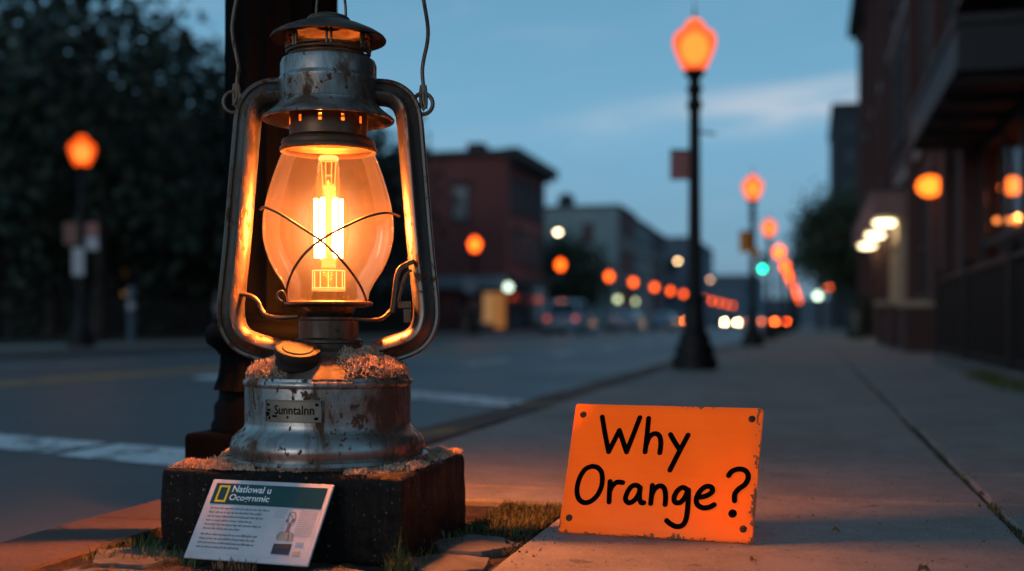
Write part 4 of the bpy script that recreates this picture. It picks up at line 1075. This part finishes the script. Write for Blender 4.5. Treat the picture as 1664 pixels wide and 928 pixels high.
# bay window near the camera with lamps added inside for the reflections in its glass
bw = MB(); 
for yy in (12.1,12.95,14.25,15.82): bw.box(FX-.03,FX+.03,yy,yy+.08,1.102,2.748)
for zz in (1.104,1.42,2.66): bw.box(FX-.025,FX+.025,12.18,15.82,zz,zz+.08)
bwo = bw.build('bay_window', M['trim_dark'], Rb)
b_ = MB(); b_.box(FX+.04,FX+.046,12.12,15.88,1.11,2.74); b_.build('bay_pane', M['clear_pane'], bwo)
def reflected_lamp(x, y, z, lb):
    r = empty('pendant_lamp', (x,y,z), 0, lb, 'lamp')
    b = MB(); b.tube([(0,0,.12),(0,0,2.74-z)], .008, 6); b.build('cord', M['iron'], r)
    b = MB(); b.lathe([(.02,.13),(.13,.08),(.16,.0),(.13,-.06),(.02,-.09)], 20); b.build('shade', glow('pendant_glow', (1,.17,.015), 4), r, 50)
reflected_lamp(FX+.25,15.22,2.14,'orange lamp added behind the window as a reflection above the railings')  # stands in for a street lamp mirrored in the pane
sp_ = empty('reflected_strip', (FX+.25,15.22,1.73), R(17), 'short orange strip added in the window as a second lamp reflection', 'lamp')  # added below it as the second mirrored light
b_ = MB(); b_.tube([(-.22,0,0),(.22,0,0)], .035, 8); b_.build('tube', glow('reflected_strip_glow', (1,.26,.05), 3), sp_, 60); b_ = MB(); b_.box(-.25,.25,-.03,.03,.045,.075); b_.box(-.012,.012,-.012,.012,.077,.25); b_.build('bracket', M['iron'], sp_)
sh = MB(); sh.box(FX+.12,FX+1.5,15.0,15.5,1.101,1.36); sh.box(FX+.10,FX+1.52,14.96,15.54,1.361,1.40); 
so_ = sh.build('lit_counter', M['trim_dark']); tag(so_, 'dark counter standing inside the window above the railings', 'counter')
# marquee box projecting over the railings
Mq = empty('marquee', (0,0,0), 0, 'dark boxy awning projecting from the brick wall above the railings', 'awning')
b_ = MB(); b_.add([(1.34,11.3,2.80),(FX-.002,11.3,2.80),(FX-.002,16.3,2.80),(1.34,16.3,2.80),(1.34,11.3,3.28),(FX-.002,11.3,3.34),(FX-.002,16.3,3.34),(1.34,16.3,3.28)], [(0,3,2,1),(4,5,6,7),(0,1,5,4),(1,2,6,5),(2,3,7,6),(3,0,4,7)])
b_.build('box', mottled('marquee_paint', (.004,.008,.010), (.008,.013,.016), 3, .65, 0, .2), Mq, None, .01)
b_ = MB(); b_.box(1.315,1.338,11.28,16.32,3.23,3.31); b_.box(1.315,1.338,11.28,16.32,2.78,2.84); b_.box(1.315,FX-.01,11.255,11.278,3.24,3.32); b_.build('edge_trim', M['trim_dark'], Mq)
for yy in (11.5,12.6,13.7,14.8,15.9): MB().box(1.36,FX-.01,yy,yy+.07,2.74,2.798).build('soffit_rib', M['trim_dark'], Mq)
aw = empty('sloped_roof', (0,0,0), 0, 'small dark slatted roof sloping above the boxy awning', 'roof')
b_ = MB()
for k in range(14):
    b_ = MB(); y0 = 11.0+k*.4; b_.add([(1.45,y0,3.62),(FX-.004,y0,4.25),(FX-.004,y0+.36,4.25),(1.45,y0+.36,3.62),(1.45,y0,3.66),(FX-.004,y0,4.29),(FX-.004,y0+.36,4.29),(1.45,y0+.36,3.66)], [(0,3,2,1),(4,5,6,7),(0,1,5,4),(1,2,6,5),(2,3,7,6),(3,0,4,7)]); b_.build('slat', M['brick_dark'], aw)
for yy in (11.2,13.6,16.2): MB().tube([(1.5,yy,3.60),(FX-.004,yy,3.45)], .02, 6).build('stay', M['iron'], aw)
# wall lantern beyond the marquee
Wl = empty('wall_lantern', (FX-.3,19.3,2.63), 0, 'orange globe wall lantern glowing on the brick pier', 'wall lantern')
b_ = MB(); b_.sphere((-.02,0,.02), .20, 10, .82); b_.build('globe', glow_shell('wall_lantern_globe', (1,.16,.012), 4.5, .3), Wl, 60)
b_ = MB(); b_.sphere((-.02,0,.02), .10, 8); b_.build('lamp_bulb', M['lampcore'], Wl, 60)
b_ = MB(); b_.lathe([(.16,.17),(.12,.20),(.02,.24)], 16, Matrix.Translation((-.02,0,0))); b_.tube([(-.02,0,.22),(.05,0,.34),(.30,0,.30)], .018, 6); b_.build('bracket', M['iron'], Wl, 40)
point_light(Wl, (-.02,-.05,.14), 55, (1,.26,.04), .05)
# entrance canopy with downlights
Cn = empty('entrance_canopy', (0,0,0), 0, 'dusty pink entrance canopy over the lit doorway with lamps beneath', 'canopy')
b_ = MB(); b_.box(1.45,FX-.004,27.8,39.5,2.95,3.55); b_.build('fascia', M['canopy_paint'], Cn, None, .03)
b_ = MB(); b_.box(1.42,FX-.004,27.75,39.55,3.56,3.66); b_.build('top_rail', M['trim_dark'], Cn)
for yy in (29.2, 33.2, 37.6):
    d = MB(); d.lathe([(.24,2.946),(.25,2.90),(.22,2.86),(.12,2.84),(.001,2.835)], 20, Matrix.Translation((1.80,yy,0))); d.build('downlight', M['canopy_light'], Cn, 50)
    point_light(Cn, (1.80,yy-.1,2.74), 14, (1,.70,.36), .1)
dr = empty('entrance_doorway', (0,0,0), 0, 'warm lit stone doorway beneath the pink canopy', 'doorway')
b_ = MB(); b_.box(FX-.16,FX-.004,27.9,28.5,0,2.9); b_.box(FX-.16,FX-.004,30.5,31.1,0,2.9); b_.box(FX-.16,FX-.004,28.502,30.498,2.35,2.9); b_.build('stone_surround', M['stone_warm'], dr, None, .02)
b_ = MB(); b_.box(FX-.06,FX-.004,28.55,29.45,.05,2.3); b_.box(FX-.06,FX-.004,29.5,30.45,.05,2.3); d_ = b_.build('door', M['stone_warm'], dr, None, .02)
b_ = MB(); b_.tube([(FX-.09,29.4,.9),(FX-.09,29.4,1.4)], .015, 6); b_.build('handle', M['grey_metal'], d_)
# brick piers and steps
for k,(y0,y1,h,x0,lb) in enumerate([(19.6,20.6,.72,1.52,'low brick pier nearest the railings, under the wall lantern'),(22.6,23.5,.80,1.48,'low brick pier in the middle of the three'),(26.0,26.8,.85,1.48,'low brick pier nearest the lit doorway')]):
    p_ = empty('brick_pier', (0,0,0), 0, lb, 'pier', 'low brick piers by the wall')
    b_ = MB(); b_.box(x0,FX-.01,y0,y1,-.012,h); b_.build('pier', M['brick_dark'], p_, None, .01)
    b_ = MB(); b_.box(x0-.05,FX-.01,y0-.05,y1+.05,h+.001,h+.08); b_.build('capstone', M['stone_warm'], p_, None, .01)
# litter bin and hedge planter further along
bn = empty('litter_bin', (1.35,34.5,0), 0, 'dark cylindrical litter bin beside the canopy', 'bin')
b_ = MB(); b_.lathe([(.24,0),(.27,.05),(.28,.8),(.25,.84)], 20, cap0=True); b_.build('body', M['bin_green'], bn, 40); b_ = MB(); b_.lathe([(.28,.86),(.27,.92),(.15,1.02),(.001,1.05)], 20, cap0=True); b_.build('lid', M['iron'], bn, 40)

# railings in front of the bay
Fn = empty('iron_railing', (0,0,0), 0, 'black iron railing on a stone footing before the brick wall', 'railing')
b_ = MB(); y = 4.0
while y < 14.3: b_.box(1.495,1.513,y-.009,y+.009,.101,.93); y += .105
b_.build('bar', M['iron'], Fn)
b_ = MB(); b_.box(1.48,1.53,4,14.4,.932,.975); b_.box(1.488,1.52,4,14.4,.135,.165); b_.build('rail', M['iron'], Fn, None, .004)
for yy in (4.2, 6.75, 9.3, 11.85, 14.4):
    b_ = MB(); b_.box(1.465,1.545,yy-.04,yy+.04,-.01,1.02); b_.lathe([(.05,1.02),(.055,1.05),(.03,1.08),(.001,1.10)], 12, Matrix.Translation((1.505,yy,0))); b_.build('post', M['iron'], Fn, None, .003)
b_ = MB(); b_.box(1.462,1.62,4,14.5,-.012,.10); b_.build('footing', M['flagstone'], Fn, None, .008)
st = empty('shade_stoop', (0,0,0), 0, 'dark stoop added for the shade behind the black railing', 'stoop')  # dark mass standing in for the shade under the awning
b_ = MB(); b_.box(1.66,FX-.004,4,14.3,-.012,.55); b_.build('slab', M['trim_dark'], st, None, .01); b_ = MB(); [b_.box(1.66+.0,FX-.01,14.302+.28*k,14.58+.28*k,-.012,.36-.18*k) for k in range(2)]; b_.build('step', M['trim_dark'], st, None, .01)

# ------------------------------------------------------------------ trees, hedges
def leaves(n_clump, per, C0, RAD, size, seed, squash=.8):
    rg = np.random.default_rng(seed)
    d = rg.normal(size=(n_clump,3)); d /= np.linalg.norm(d,axis=1)[:,None]
    rr = rg.uniform(.25,1.0,n_clump)**.5
    cc = np.array(C0)+d*rr[:,None]*np.array(RAD)
    cs = rg.uniform(.14,.30,n_clump)*min(RAD[0],RAD[2])
    P0 = np.repeat(cc,per,0)+rg.normal(size=(n_clump*per,3))*np.repeat(cs,per)[:,None]*np.array([1,1,squash])
    n = len(P0); a = rg.normal(size=(n,3)); a /= np.linalg.norm(a,axis=1)[:,None]; b = rg.normal(size=(n,3)); b -= a*(a*b).sum(1)[:,None]; b /= np.linalg.norm(b,axis=1)[:,None]
    s = size*rg.uniform(.6,1.3,n)[:,None]
    V = np.stack([P0-a*s, P0+b*s*.55, P0+a*s, P0-b*s*.55],1).reshape(-1,3)
    F = np.arange(n*4).reshape(-1,4)
    return V, F
def tree(x, y, h, rad, trunk_h, label, seed, m='leaf', clumps=60, per=85, size=.17, group='park trees on the left'):
    r = empty('leafy_tree', (x,y,0), 0, label, 'tree', group)
    rg = random.Random(seed)
    tb = MB(); tr_ = .035*h*.5
    lean = rg.uniform(-.05,.05)
    tb.tube([(0,0,-.05),(lean*h*.1,0,.2*h),(lean*h*.3,0,.45*h),(lean*h*.5,0,.75*h)], tr_, 10, (0,1,0), False, [1.25,.85,.6,.25])
    for k in range(7):
        a = rg.uniform(0,2*PI); z0 = rg.uniform(trunk_h, .6*h); L = rg.uniform(.5,.95)
        tb.tube([(0,0,z0),(rad*L*.5*math.cos(a),rad*L*.5*math.sin(a),z0+.09*h),(rad*L*math.cos(a),rad*L*math.sin(a),z0+.22*h)], tr_*.4, 6, (.2,.3,.9), False, [1,.6,.25])
    tb.build('trunk', M['bark'], r, 60)
    cz = (h+trunk_h)/2
    V, F = leaves(clumps, per, (lean*h*.4,0,cz), (rad,rad,(h-trunk_h)/2), size, seed)
    np_mesh('crown', V, F, M[m], r)
tree(-21.5,26.5,10.8,4.6,1.9,'leafy tree at the far left edge, its trunk left of the far lamp post',1, clumps=62, per=80)
tree(-17.2,25.0,9.2,3.3,2.2,'dark leafy tree just behind the far left lamp post',2, clumps=60, per=80)
tree(-24.5,33.0,9.6,4.6,1.4,'broad low dark tree of the park on the left',3, clumps=85, per=80, size=.22)
tree(-18.6,33.5,8.6,3.6,1.7,'rounded dark tree to the right of the far left lamp post',4, clumps=80)
tree(-16.9,39.0,8.4,3.4,1.5,'lower dark tree nearest the post behind the lantern',5, clumps=80)
tree(-30.0,38.0,10.2,5.5,1.4,'deepest dark tree in the park on the left',6, clumps=120, per=90, size=.25)
tree(-22.0,43.0,10.0,5.0,1.3,'dark background tree in the middle of the park',7, clumps=100, per=90, size=.24)
tree(-16.6,80.5,6.6,2.9,1.2,'dark green tree in front of the blue grey block',9,'leaf2', clumps=70, group='street trees')
tree(2.3,61,7.3,2.5,2.2,'dark green street tree at the end of the right hand buildings',11,'leaf2', clumps=80, group='street trees')
tree(3.4,74,8.4,3.0,2.3,'taller green street tree in front of the tower block',12,'leaf2', clumps=90, group='street trees')
tree(.9,92,9.2,2.6,2.8,'small far street tree beside the right lamps',13,'leaf2', clumps=50, group='street trees')
def hedge(x0,x1,y0,y1,h,label,seed,m='leaf'):
    rg = np.random.default_rng(seed); n = int(900*max(1,(x1-x0)*(y1-y0)*.25)); n = min(n,9000)
    P0 = np.stack([rg.uniform(x0,x1,n),rg.uniform(y0,y1,n),rg.uniform(0,h,n)*(.9+.1*np.sin(rg.uniform(0,9,n)))],1)
    a = rg.normal(size=(n,3)); a /= np.linalg.norm(a,axis=1)[:,None]; b = np.cross(a, rg.normal(size=(n,3))); b /= np.linalg.norm(b,axis=1)[:,None]
    s = rg.uniform(.07,.16,n)[:,None]
    V = np.stack([P0-a*s,P0+b*s*.6,P0+a*s,P0-b*s*.6],1).reshape(-1,3)
    tag(np_mesh('hedge', V, np.arange(n*4).reshape(-1,4), M[m]), label, 'hedge')
hedge(-46,-15.9,44.5,46.3,2.2,'long dark hedge across the back of the park',21)
hedge(1.5,2.15,41,44.5,1.5,'clipped dark hedge by the far end of the brick wall',22)
hedge(2.3,3.6,50,56,2.0,'loose dark hedge under the right hand street tree',23,'leaf2')
# park railing
pf = empty('park_fence', (0,0,0), 0, 'low black park fence along the far pavement', 'fence')
b_ = MB(); y = 12.0
while y < 52: b_.box(-15.62,-15.60,y-.01,y+.01,.0,1.05); y += .22
b_.build('bar', M['iron'], pf); b_ = MB(); b_.box(-15.63,-15.59,12,52,.95,1.0); b_.box(-15.63,-15.59,12,52,.15,.2); b_.build('rail', M['iron'], pf)
for k,(x,y,h,lb) in enumerate([(-14.2,21.8,1.25,'short pale bollard right of the far left lamp post'),(-15.0,27.0,1.3,'second short pale bollard, further right on the far pavement')]):
    bo_ = empty('bollard', (x,y,.02), 0, lb, 'bollard', 'pale bollards on the far pavement')
    b_ = MB(); b_.lathe([(.09,0),(.09,h*.8),(.11,h*.82),(.11,h*.86),(.09,h*.88),(.08,h*.97),(.001,h)], 16, cap0=True); b_.build('body', M['slate2'], bo_, 40)
    b_ = MB(); b_.lathe([(.092,h*.6),(.092,h*.7)], 16); b_.build('band', M['banner_white'], bo_, 40)

# ------------------------------------------------------------------ cars
def make_car(name, m, label, loc, rz, head=False, tail=False, suv=False, tail_m=None):
    r = empty(name, loc, rz, label, 'car', 'cars on the street')
    L, W, H = 4.4, 1.78, (1.66 if suv else 1.44)
    # side outline (y forward, z up), lofted across the width with tumblehome
    low = [(-2.2,.32),(-2.22,.62),(-2.15,.90),(-1.9,.97),(0,.98),(1.1,.95),(1.9,.82),(2.15,.66),(2.2,.45),(2.18,.28),(0,.22)]
    top = [(-1.95 if suv else -1.75,.95),(-1.7 if suv else -1.15,H-.08),(-1.2 if suv else -.7,H),(.2,H),(.55,H-.07),(1.25,.95)]
    def loft(mb, prof, ws):
        vs = []; fs = []; n = len(prof)
        for xx, sc, in ws:
            cy = sum(p[0] for p in prof)/n; cz = sum(p[1] for p in prof)/n
            for yy, zz in prof: vs.append((xx, cy+(yy-cy)*sc, cz+(zz-cz)*(sc*.5+.5)))
        for i in range(len(ws)-1):
            for k in range(n): fs.append((i*n+k,(i+1)*n+k,(i+1)*n+(k+1)%n,i*n+(k+1)%n))
        fs.append(tuple(range(n))); fs.append(tuple(reversed([(len(ws)-1)*n+k for k in range(n)]))); mb.add(vs, fs)
    b = MB(); loft(b, low, [(-W/2,.93),(-W/2+.06,.985),(-W/4,1),(W/4,1),(W/2-.06,.985),(W/2,.93)])
    vs = []; n = len(top)
    for xx, zs in ((-W/2+.10,0),(W/2-.10,0)):
        for yy, zz in top: vs.append((xx*(1-.20*(zz-.95)/(H-.95)), yy, zz))
    fs = [(k,n+k,n+k+1,k+1) for k in range(n-1)]+[tuple(range(n)),tuple(reversed(range(n,2*n)))]
    b.add(vs, fs); bd = b.build('body', m, r, 35, .02)
    # glazing a little proud of the cabin
    def wx(z): return (W/2-.10)*(1-.20*(z-.95)/(H-.95))+.004
    for s in (-1,1):
        g = MB(); pts = [(-1.45 if suv else -1.2,1.0),(-1.3 if suv else -.9,H-.14),(.25,H-.12),(.95,1.0)]
        q = [(s*wx(z),y,z) for y,z in pts]; g.add(q, [(0,1,2,3)]); g.build('side_window', M['glass'], r)
    def slope(a, c, name):
        g = MB(); (y0,z0),(y1,z1) = a, c; e = .006 if y0 > 0 else -.006
        g.add([(-wx(z0)+.10,y0+e,z0),(wx(z0)-.10,y0+e,z0),(wx(z1)-.10,y1+e,z1),(-wx(z1)+.10,y1+e,z1)], [(0,1,2,3)]); g.build(name, M['glass'], r)
    slope((1.19,.99),(.60,H-.09),'windscreen'); slope((top[0][0]+.02,1.0),(top[1][0]-.03,H-.12),'rear_window')
    for sx in (-1,1):
        for yy in (-1.35,1.38):
            Mx = Matrix.Translation((sx*(W/2-.10),yy,.32)) @ Matrix.Rotation(R(90),4,'Y')
            wv = MB().lathe([(.20,-.10),(.31,-.10),(.325,-.06),(.325,.06),(.31,.10),(.20,.10)], 22, Mx).build('wheel', M['rubber'], r, 40)
            MB().lathe([(.001,-.07),(.10,-.07),(.21,-.095),(.21,.095),(.10,.07),(.001,.07)], 18, Mx).build('rim', M['rim'], wv, 40)
        l1 = MB(); l1.sphere((sx*.66,2.10,.66), .10, 8); l1.build('headlight', M['head'] if head else M['glass'], r, 60)
        l2 = MB(); l2.sphere((sx*.68,-2.13,.78), .10, 8); l2.build('taillight', (tail_m or M['tail']) if tail else M['tail_off'], r, 60)
    pn = MB(); pn.box(-.26,.26,-2.26,-2.235,.55,.67); pn.build('number_plate', M['banner_white'], r)
    return r
make_car('parked_car', M['car_blue'], 'blue grey hatchback parked nearest at the far kerb', (-11.25,54.5,ROADZ), 0, suv=True, tail=True, tail_m=glow('tail_low',(1,.13,.06),1.2))
make_car('parked_car', M['car_silver'], 'silver saloon parked second along the far kerb', (-11.3,72.5,ROADZ), 0)
make_car('parked_car', M['car_blue'], 'blue saloon parked third along the far kerb', (-11.3,92,ROADZ), 0)
make_car('parked_car', M['car_dark'], 'dark car parked fourth along the far kerb with glowing rear lights', (-11.3,104,ROADZ), 0, tail=True, tail_m=glow('tail_mid',(1,.16,.02),60))
make_car('moving_car', M['car_dark'], 'oncoming car with two bright headlights', (-6.3-1.6,124,ROADZ), PI, head=True)
make_car('moving_car', M['car_red'], 'departing car with bright red rear lights, right of the lamp post', (-3.2,142,ROADZ), 0, tail=True)
make_car('moving_car', M['car_silver'], 'departing car with dim rear lights in the farther lane', (-5.6,128,ROADZ), 0, tail=True, tail_m=M['tail_dim'])
make_car('moving_car', M['car_dark'], 'most distant departing car with dim rear lights', (-5.4,190,ROADZ), 0, tail=True, tail_m=glow('tail_dim2',(1,.25,.1),40))

# ------------------------------------------------------------------ grass, moss, grit
def blades(pts, hmin, hmax, wd, seed, lean=.6):
    rg = np.random.default_rng(seed); V = []; F = []
    for (x,y,z) in pts:
        h = rg.uniform(hmin,hmax); a = rg.uniform(0,2*PI); l = rg.uniform(.1,lean)*h; w_ = wd*rg.uniform(.6,1.2)
        dx, dy = math.cos(a), math.sin(a); px, py = -dy*w_, dx*w_
        o = len(V)
        V += [(x-px,y-py,z),(x+px,y+py,z),(x-px*.8+dx*l*.3,y-py*.8+dy*l*.3,z+h*.5),(x+px*.8+dx*l*.3,y+py*.8+dy*l*.3,z+h*.5),(x+dx*l,y+dy*l,z+h)]
        F += [(o,o+1,o+3,o+2),(o+2,o+3,o+4)]
    return V, F
def scatter(n, x0,x1,y0,y1, fn=None):
    out = []
    while len(out) < n:
        x = random.uniform(x0,x1); y = random.uniform(y0,y1)
        if fn is None or fn(x,y): out.append((x,y,-.016))
    return out
gp = scatter(950, -.745,-.575,2.38,2.80, lambda x,y: mn.noise(Vector((x*14,y*14,2)))+.25*random.random() > -.12)
gp += scatter(500, -1.38,-1.27,2.0,2.42) + scatter(420, -1.38,-1.13,1.94,2.08, lambda x,y: mn.noise(Vector((x*18,y*18,7))) > -.15)
gp += scatter(160, -.75,-.70,2.05,2.40)
V, F = blades(gp, .010, .034, .0011, 3, .9)
tag(np_mesh('grass', np.array(V), F, M['grass']), 'short dry grass growing around the block in the planting pit', 'grass', kind='stuff')
tp = [(-.735+random.gauss(0,.018), 2.0+random.gauss(0,.014), -.014) for _ in range(150)]
V, F = blades(tp, .02, .05, .0012, 4, 1.0); V2, F2 = blades([(-.735+random.gauss(0,.02),2.0+random.gauss(0,.012),-.014) for _ in range(9)], .07,.10,.0011,5,.55)
o0 = len(V); V += V2; F += [tuple(i+o0 for i in f) for f in F2]
tag(np_mesh('grass_tuft', np.array(V), F, M['grass']), 'spiky grass tuft at the front right corner of the block', 'grass tuft')
cp = [(-1.04+random.gauss(0,.022),1.933+random.gauss(0,.004),-.012) for _ in range(70)]
V, F = blades(cp, .008,.026,.0016,6,.9)
tag(np_mesh('dry_weed', np.array(V), F, M['dust2']), 'small dry weed at the foot of the information card', 'weed')
ms = []
for k in range(2600):
    if random.random() < .62: x, y = .44+random.gauss(0,.010), random.uniform(1.9,13)
    elif random.random() < .15: x, y = random.uniform(.38,1.4), 3.03+random.gauss(0,.008)
    else: x, y = PX1+random.gauss(0,.012), random.uniform(1.6,2.8)
    if mn.noise(Vector((x*5,y*5,3))) > -.1: ms.append((x,y,-.014+random.uniform(0,.012)))
for k in range(2600):
    x, y = random.uniform(-.75,PX1), random.uniform(2.36,2.8)
    if mn.noise(Vector((x*16,y*16,9))) > -.05: ms.append((x,y,-.015+random.uniform(0,.010)))
tag(crumbs('moss', np.array(ms), RNG.uniform(.003,.0085,len(ms)), M['moss'], .1), 'mossy soil crumbs filling the sidewalk joints and the planting pit', 'moss', kind='stuff')
wp = [(.44+random.gauss(0,.014), random.choice((2.9,3.02,3.6,4.2,5.1,6.3,2.6,7.6))+random.gauss(0,.05), -.012) for _ in range(260)]
V, F = blades(wp, .01,.035,.0014,8,.9)
tag(np_mesh('weeds', np.array(V), F, M['grass']), 'small weeds sprouting from the long sidewalk joint', 'weeds', kind='stuff')
wp = scatter(500, 1.22,1.46,8.0,10.4, lambda x,y: random.random() < (x-1.2)*4)
V, F = blades([(x,y,0) for x,y,z in wp], .03,.11,.004,9,.8)
tag(np_mesh('weeds', np.array(V), F, M['grass']), 'green weeds along the footing of the black railing', 'weeds', kind='stuff')
gr = [(random.uniform(-.55,1.4),random.uniform(1.7,5.5),.002) for _ in range(240)] + [(PX1+random.gauss(.03,.03),random.uniform(1.8,2.6),.002) for _ in range(50)]
tag(crumbs('grit', np.array(gr), RNG.uniform(.0012,.0042,len(gr)), M['grit'], .05), 'dark grit and crumbs scattered over the near sidewalk', 'grit', kind='stuff')
def dead_leaf(x, y, rz, s, lb):
    b = MB(); n = 7; vs = []
    for i in range(n):
        tt_ = i/(n-1); wv = s*.28*math.sin(PI*min(.98,tt_*.92+.05)); zz = .006+.010*math.sin(tt_*5)*s/.03
        for k in (-1,0,1): vs.append((s*(tt_-.5), k*wv, max(.002,zz*(1 if k else .4))))
    fs = [(3*i+k,3*i+3+k,3*i+4+k,3*i+1+k) for i in range(n-1) for k in (0,1)]
    b.add(vs, fs); b.tube([(-s*.5,0,.004),(-s*.75,s*.05,.003)], .0008, 5)
    o = b.build('dead_leaf', M['dust2'], None, 60); o.location = (x,y,0); o.rotation_euler = (0,0,rz); tag(o, lb, 'leaf', 'dead leaves on the sidewalk')
dead_leaf(.205,2.18,.5,.030,'curled dead leaf nearest the lower right corner'); dead_leaf(-.10,2.19,2.0,.024,'small dead leaf just below the orange board'); dead_leaf(.06,2.55,-.3,.02,'tiny dead leaf right of the orange board shadow')

# ------------------------------------------------------------------ render settings
scene.render.engine = 'CYCLES'
scene.view_settings.view_transform = 'Standard'; scene.view_settings.look = 'None'; scene.view_settings.exposure = 0
cy = scene.cycles
cy.use_denoising = True
try: cy.denoiser = 'OPENIMAGEDENOISE'
except Exception: pass
cy.max_bounces = 6; cy.transparent_max_bounces = 12; cy.sample_clamp_indirect = 4; cy.sample_clamp_direct = 0
cy.caustics_reflective = False; cy.caustics_refractive = False
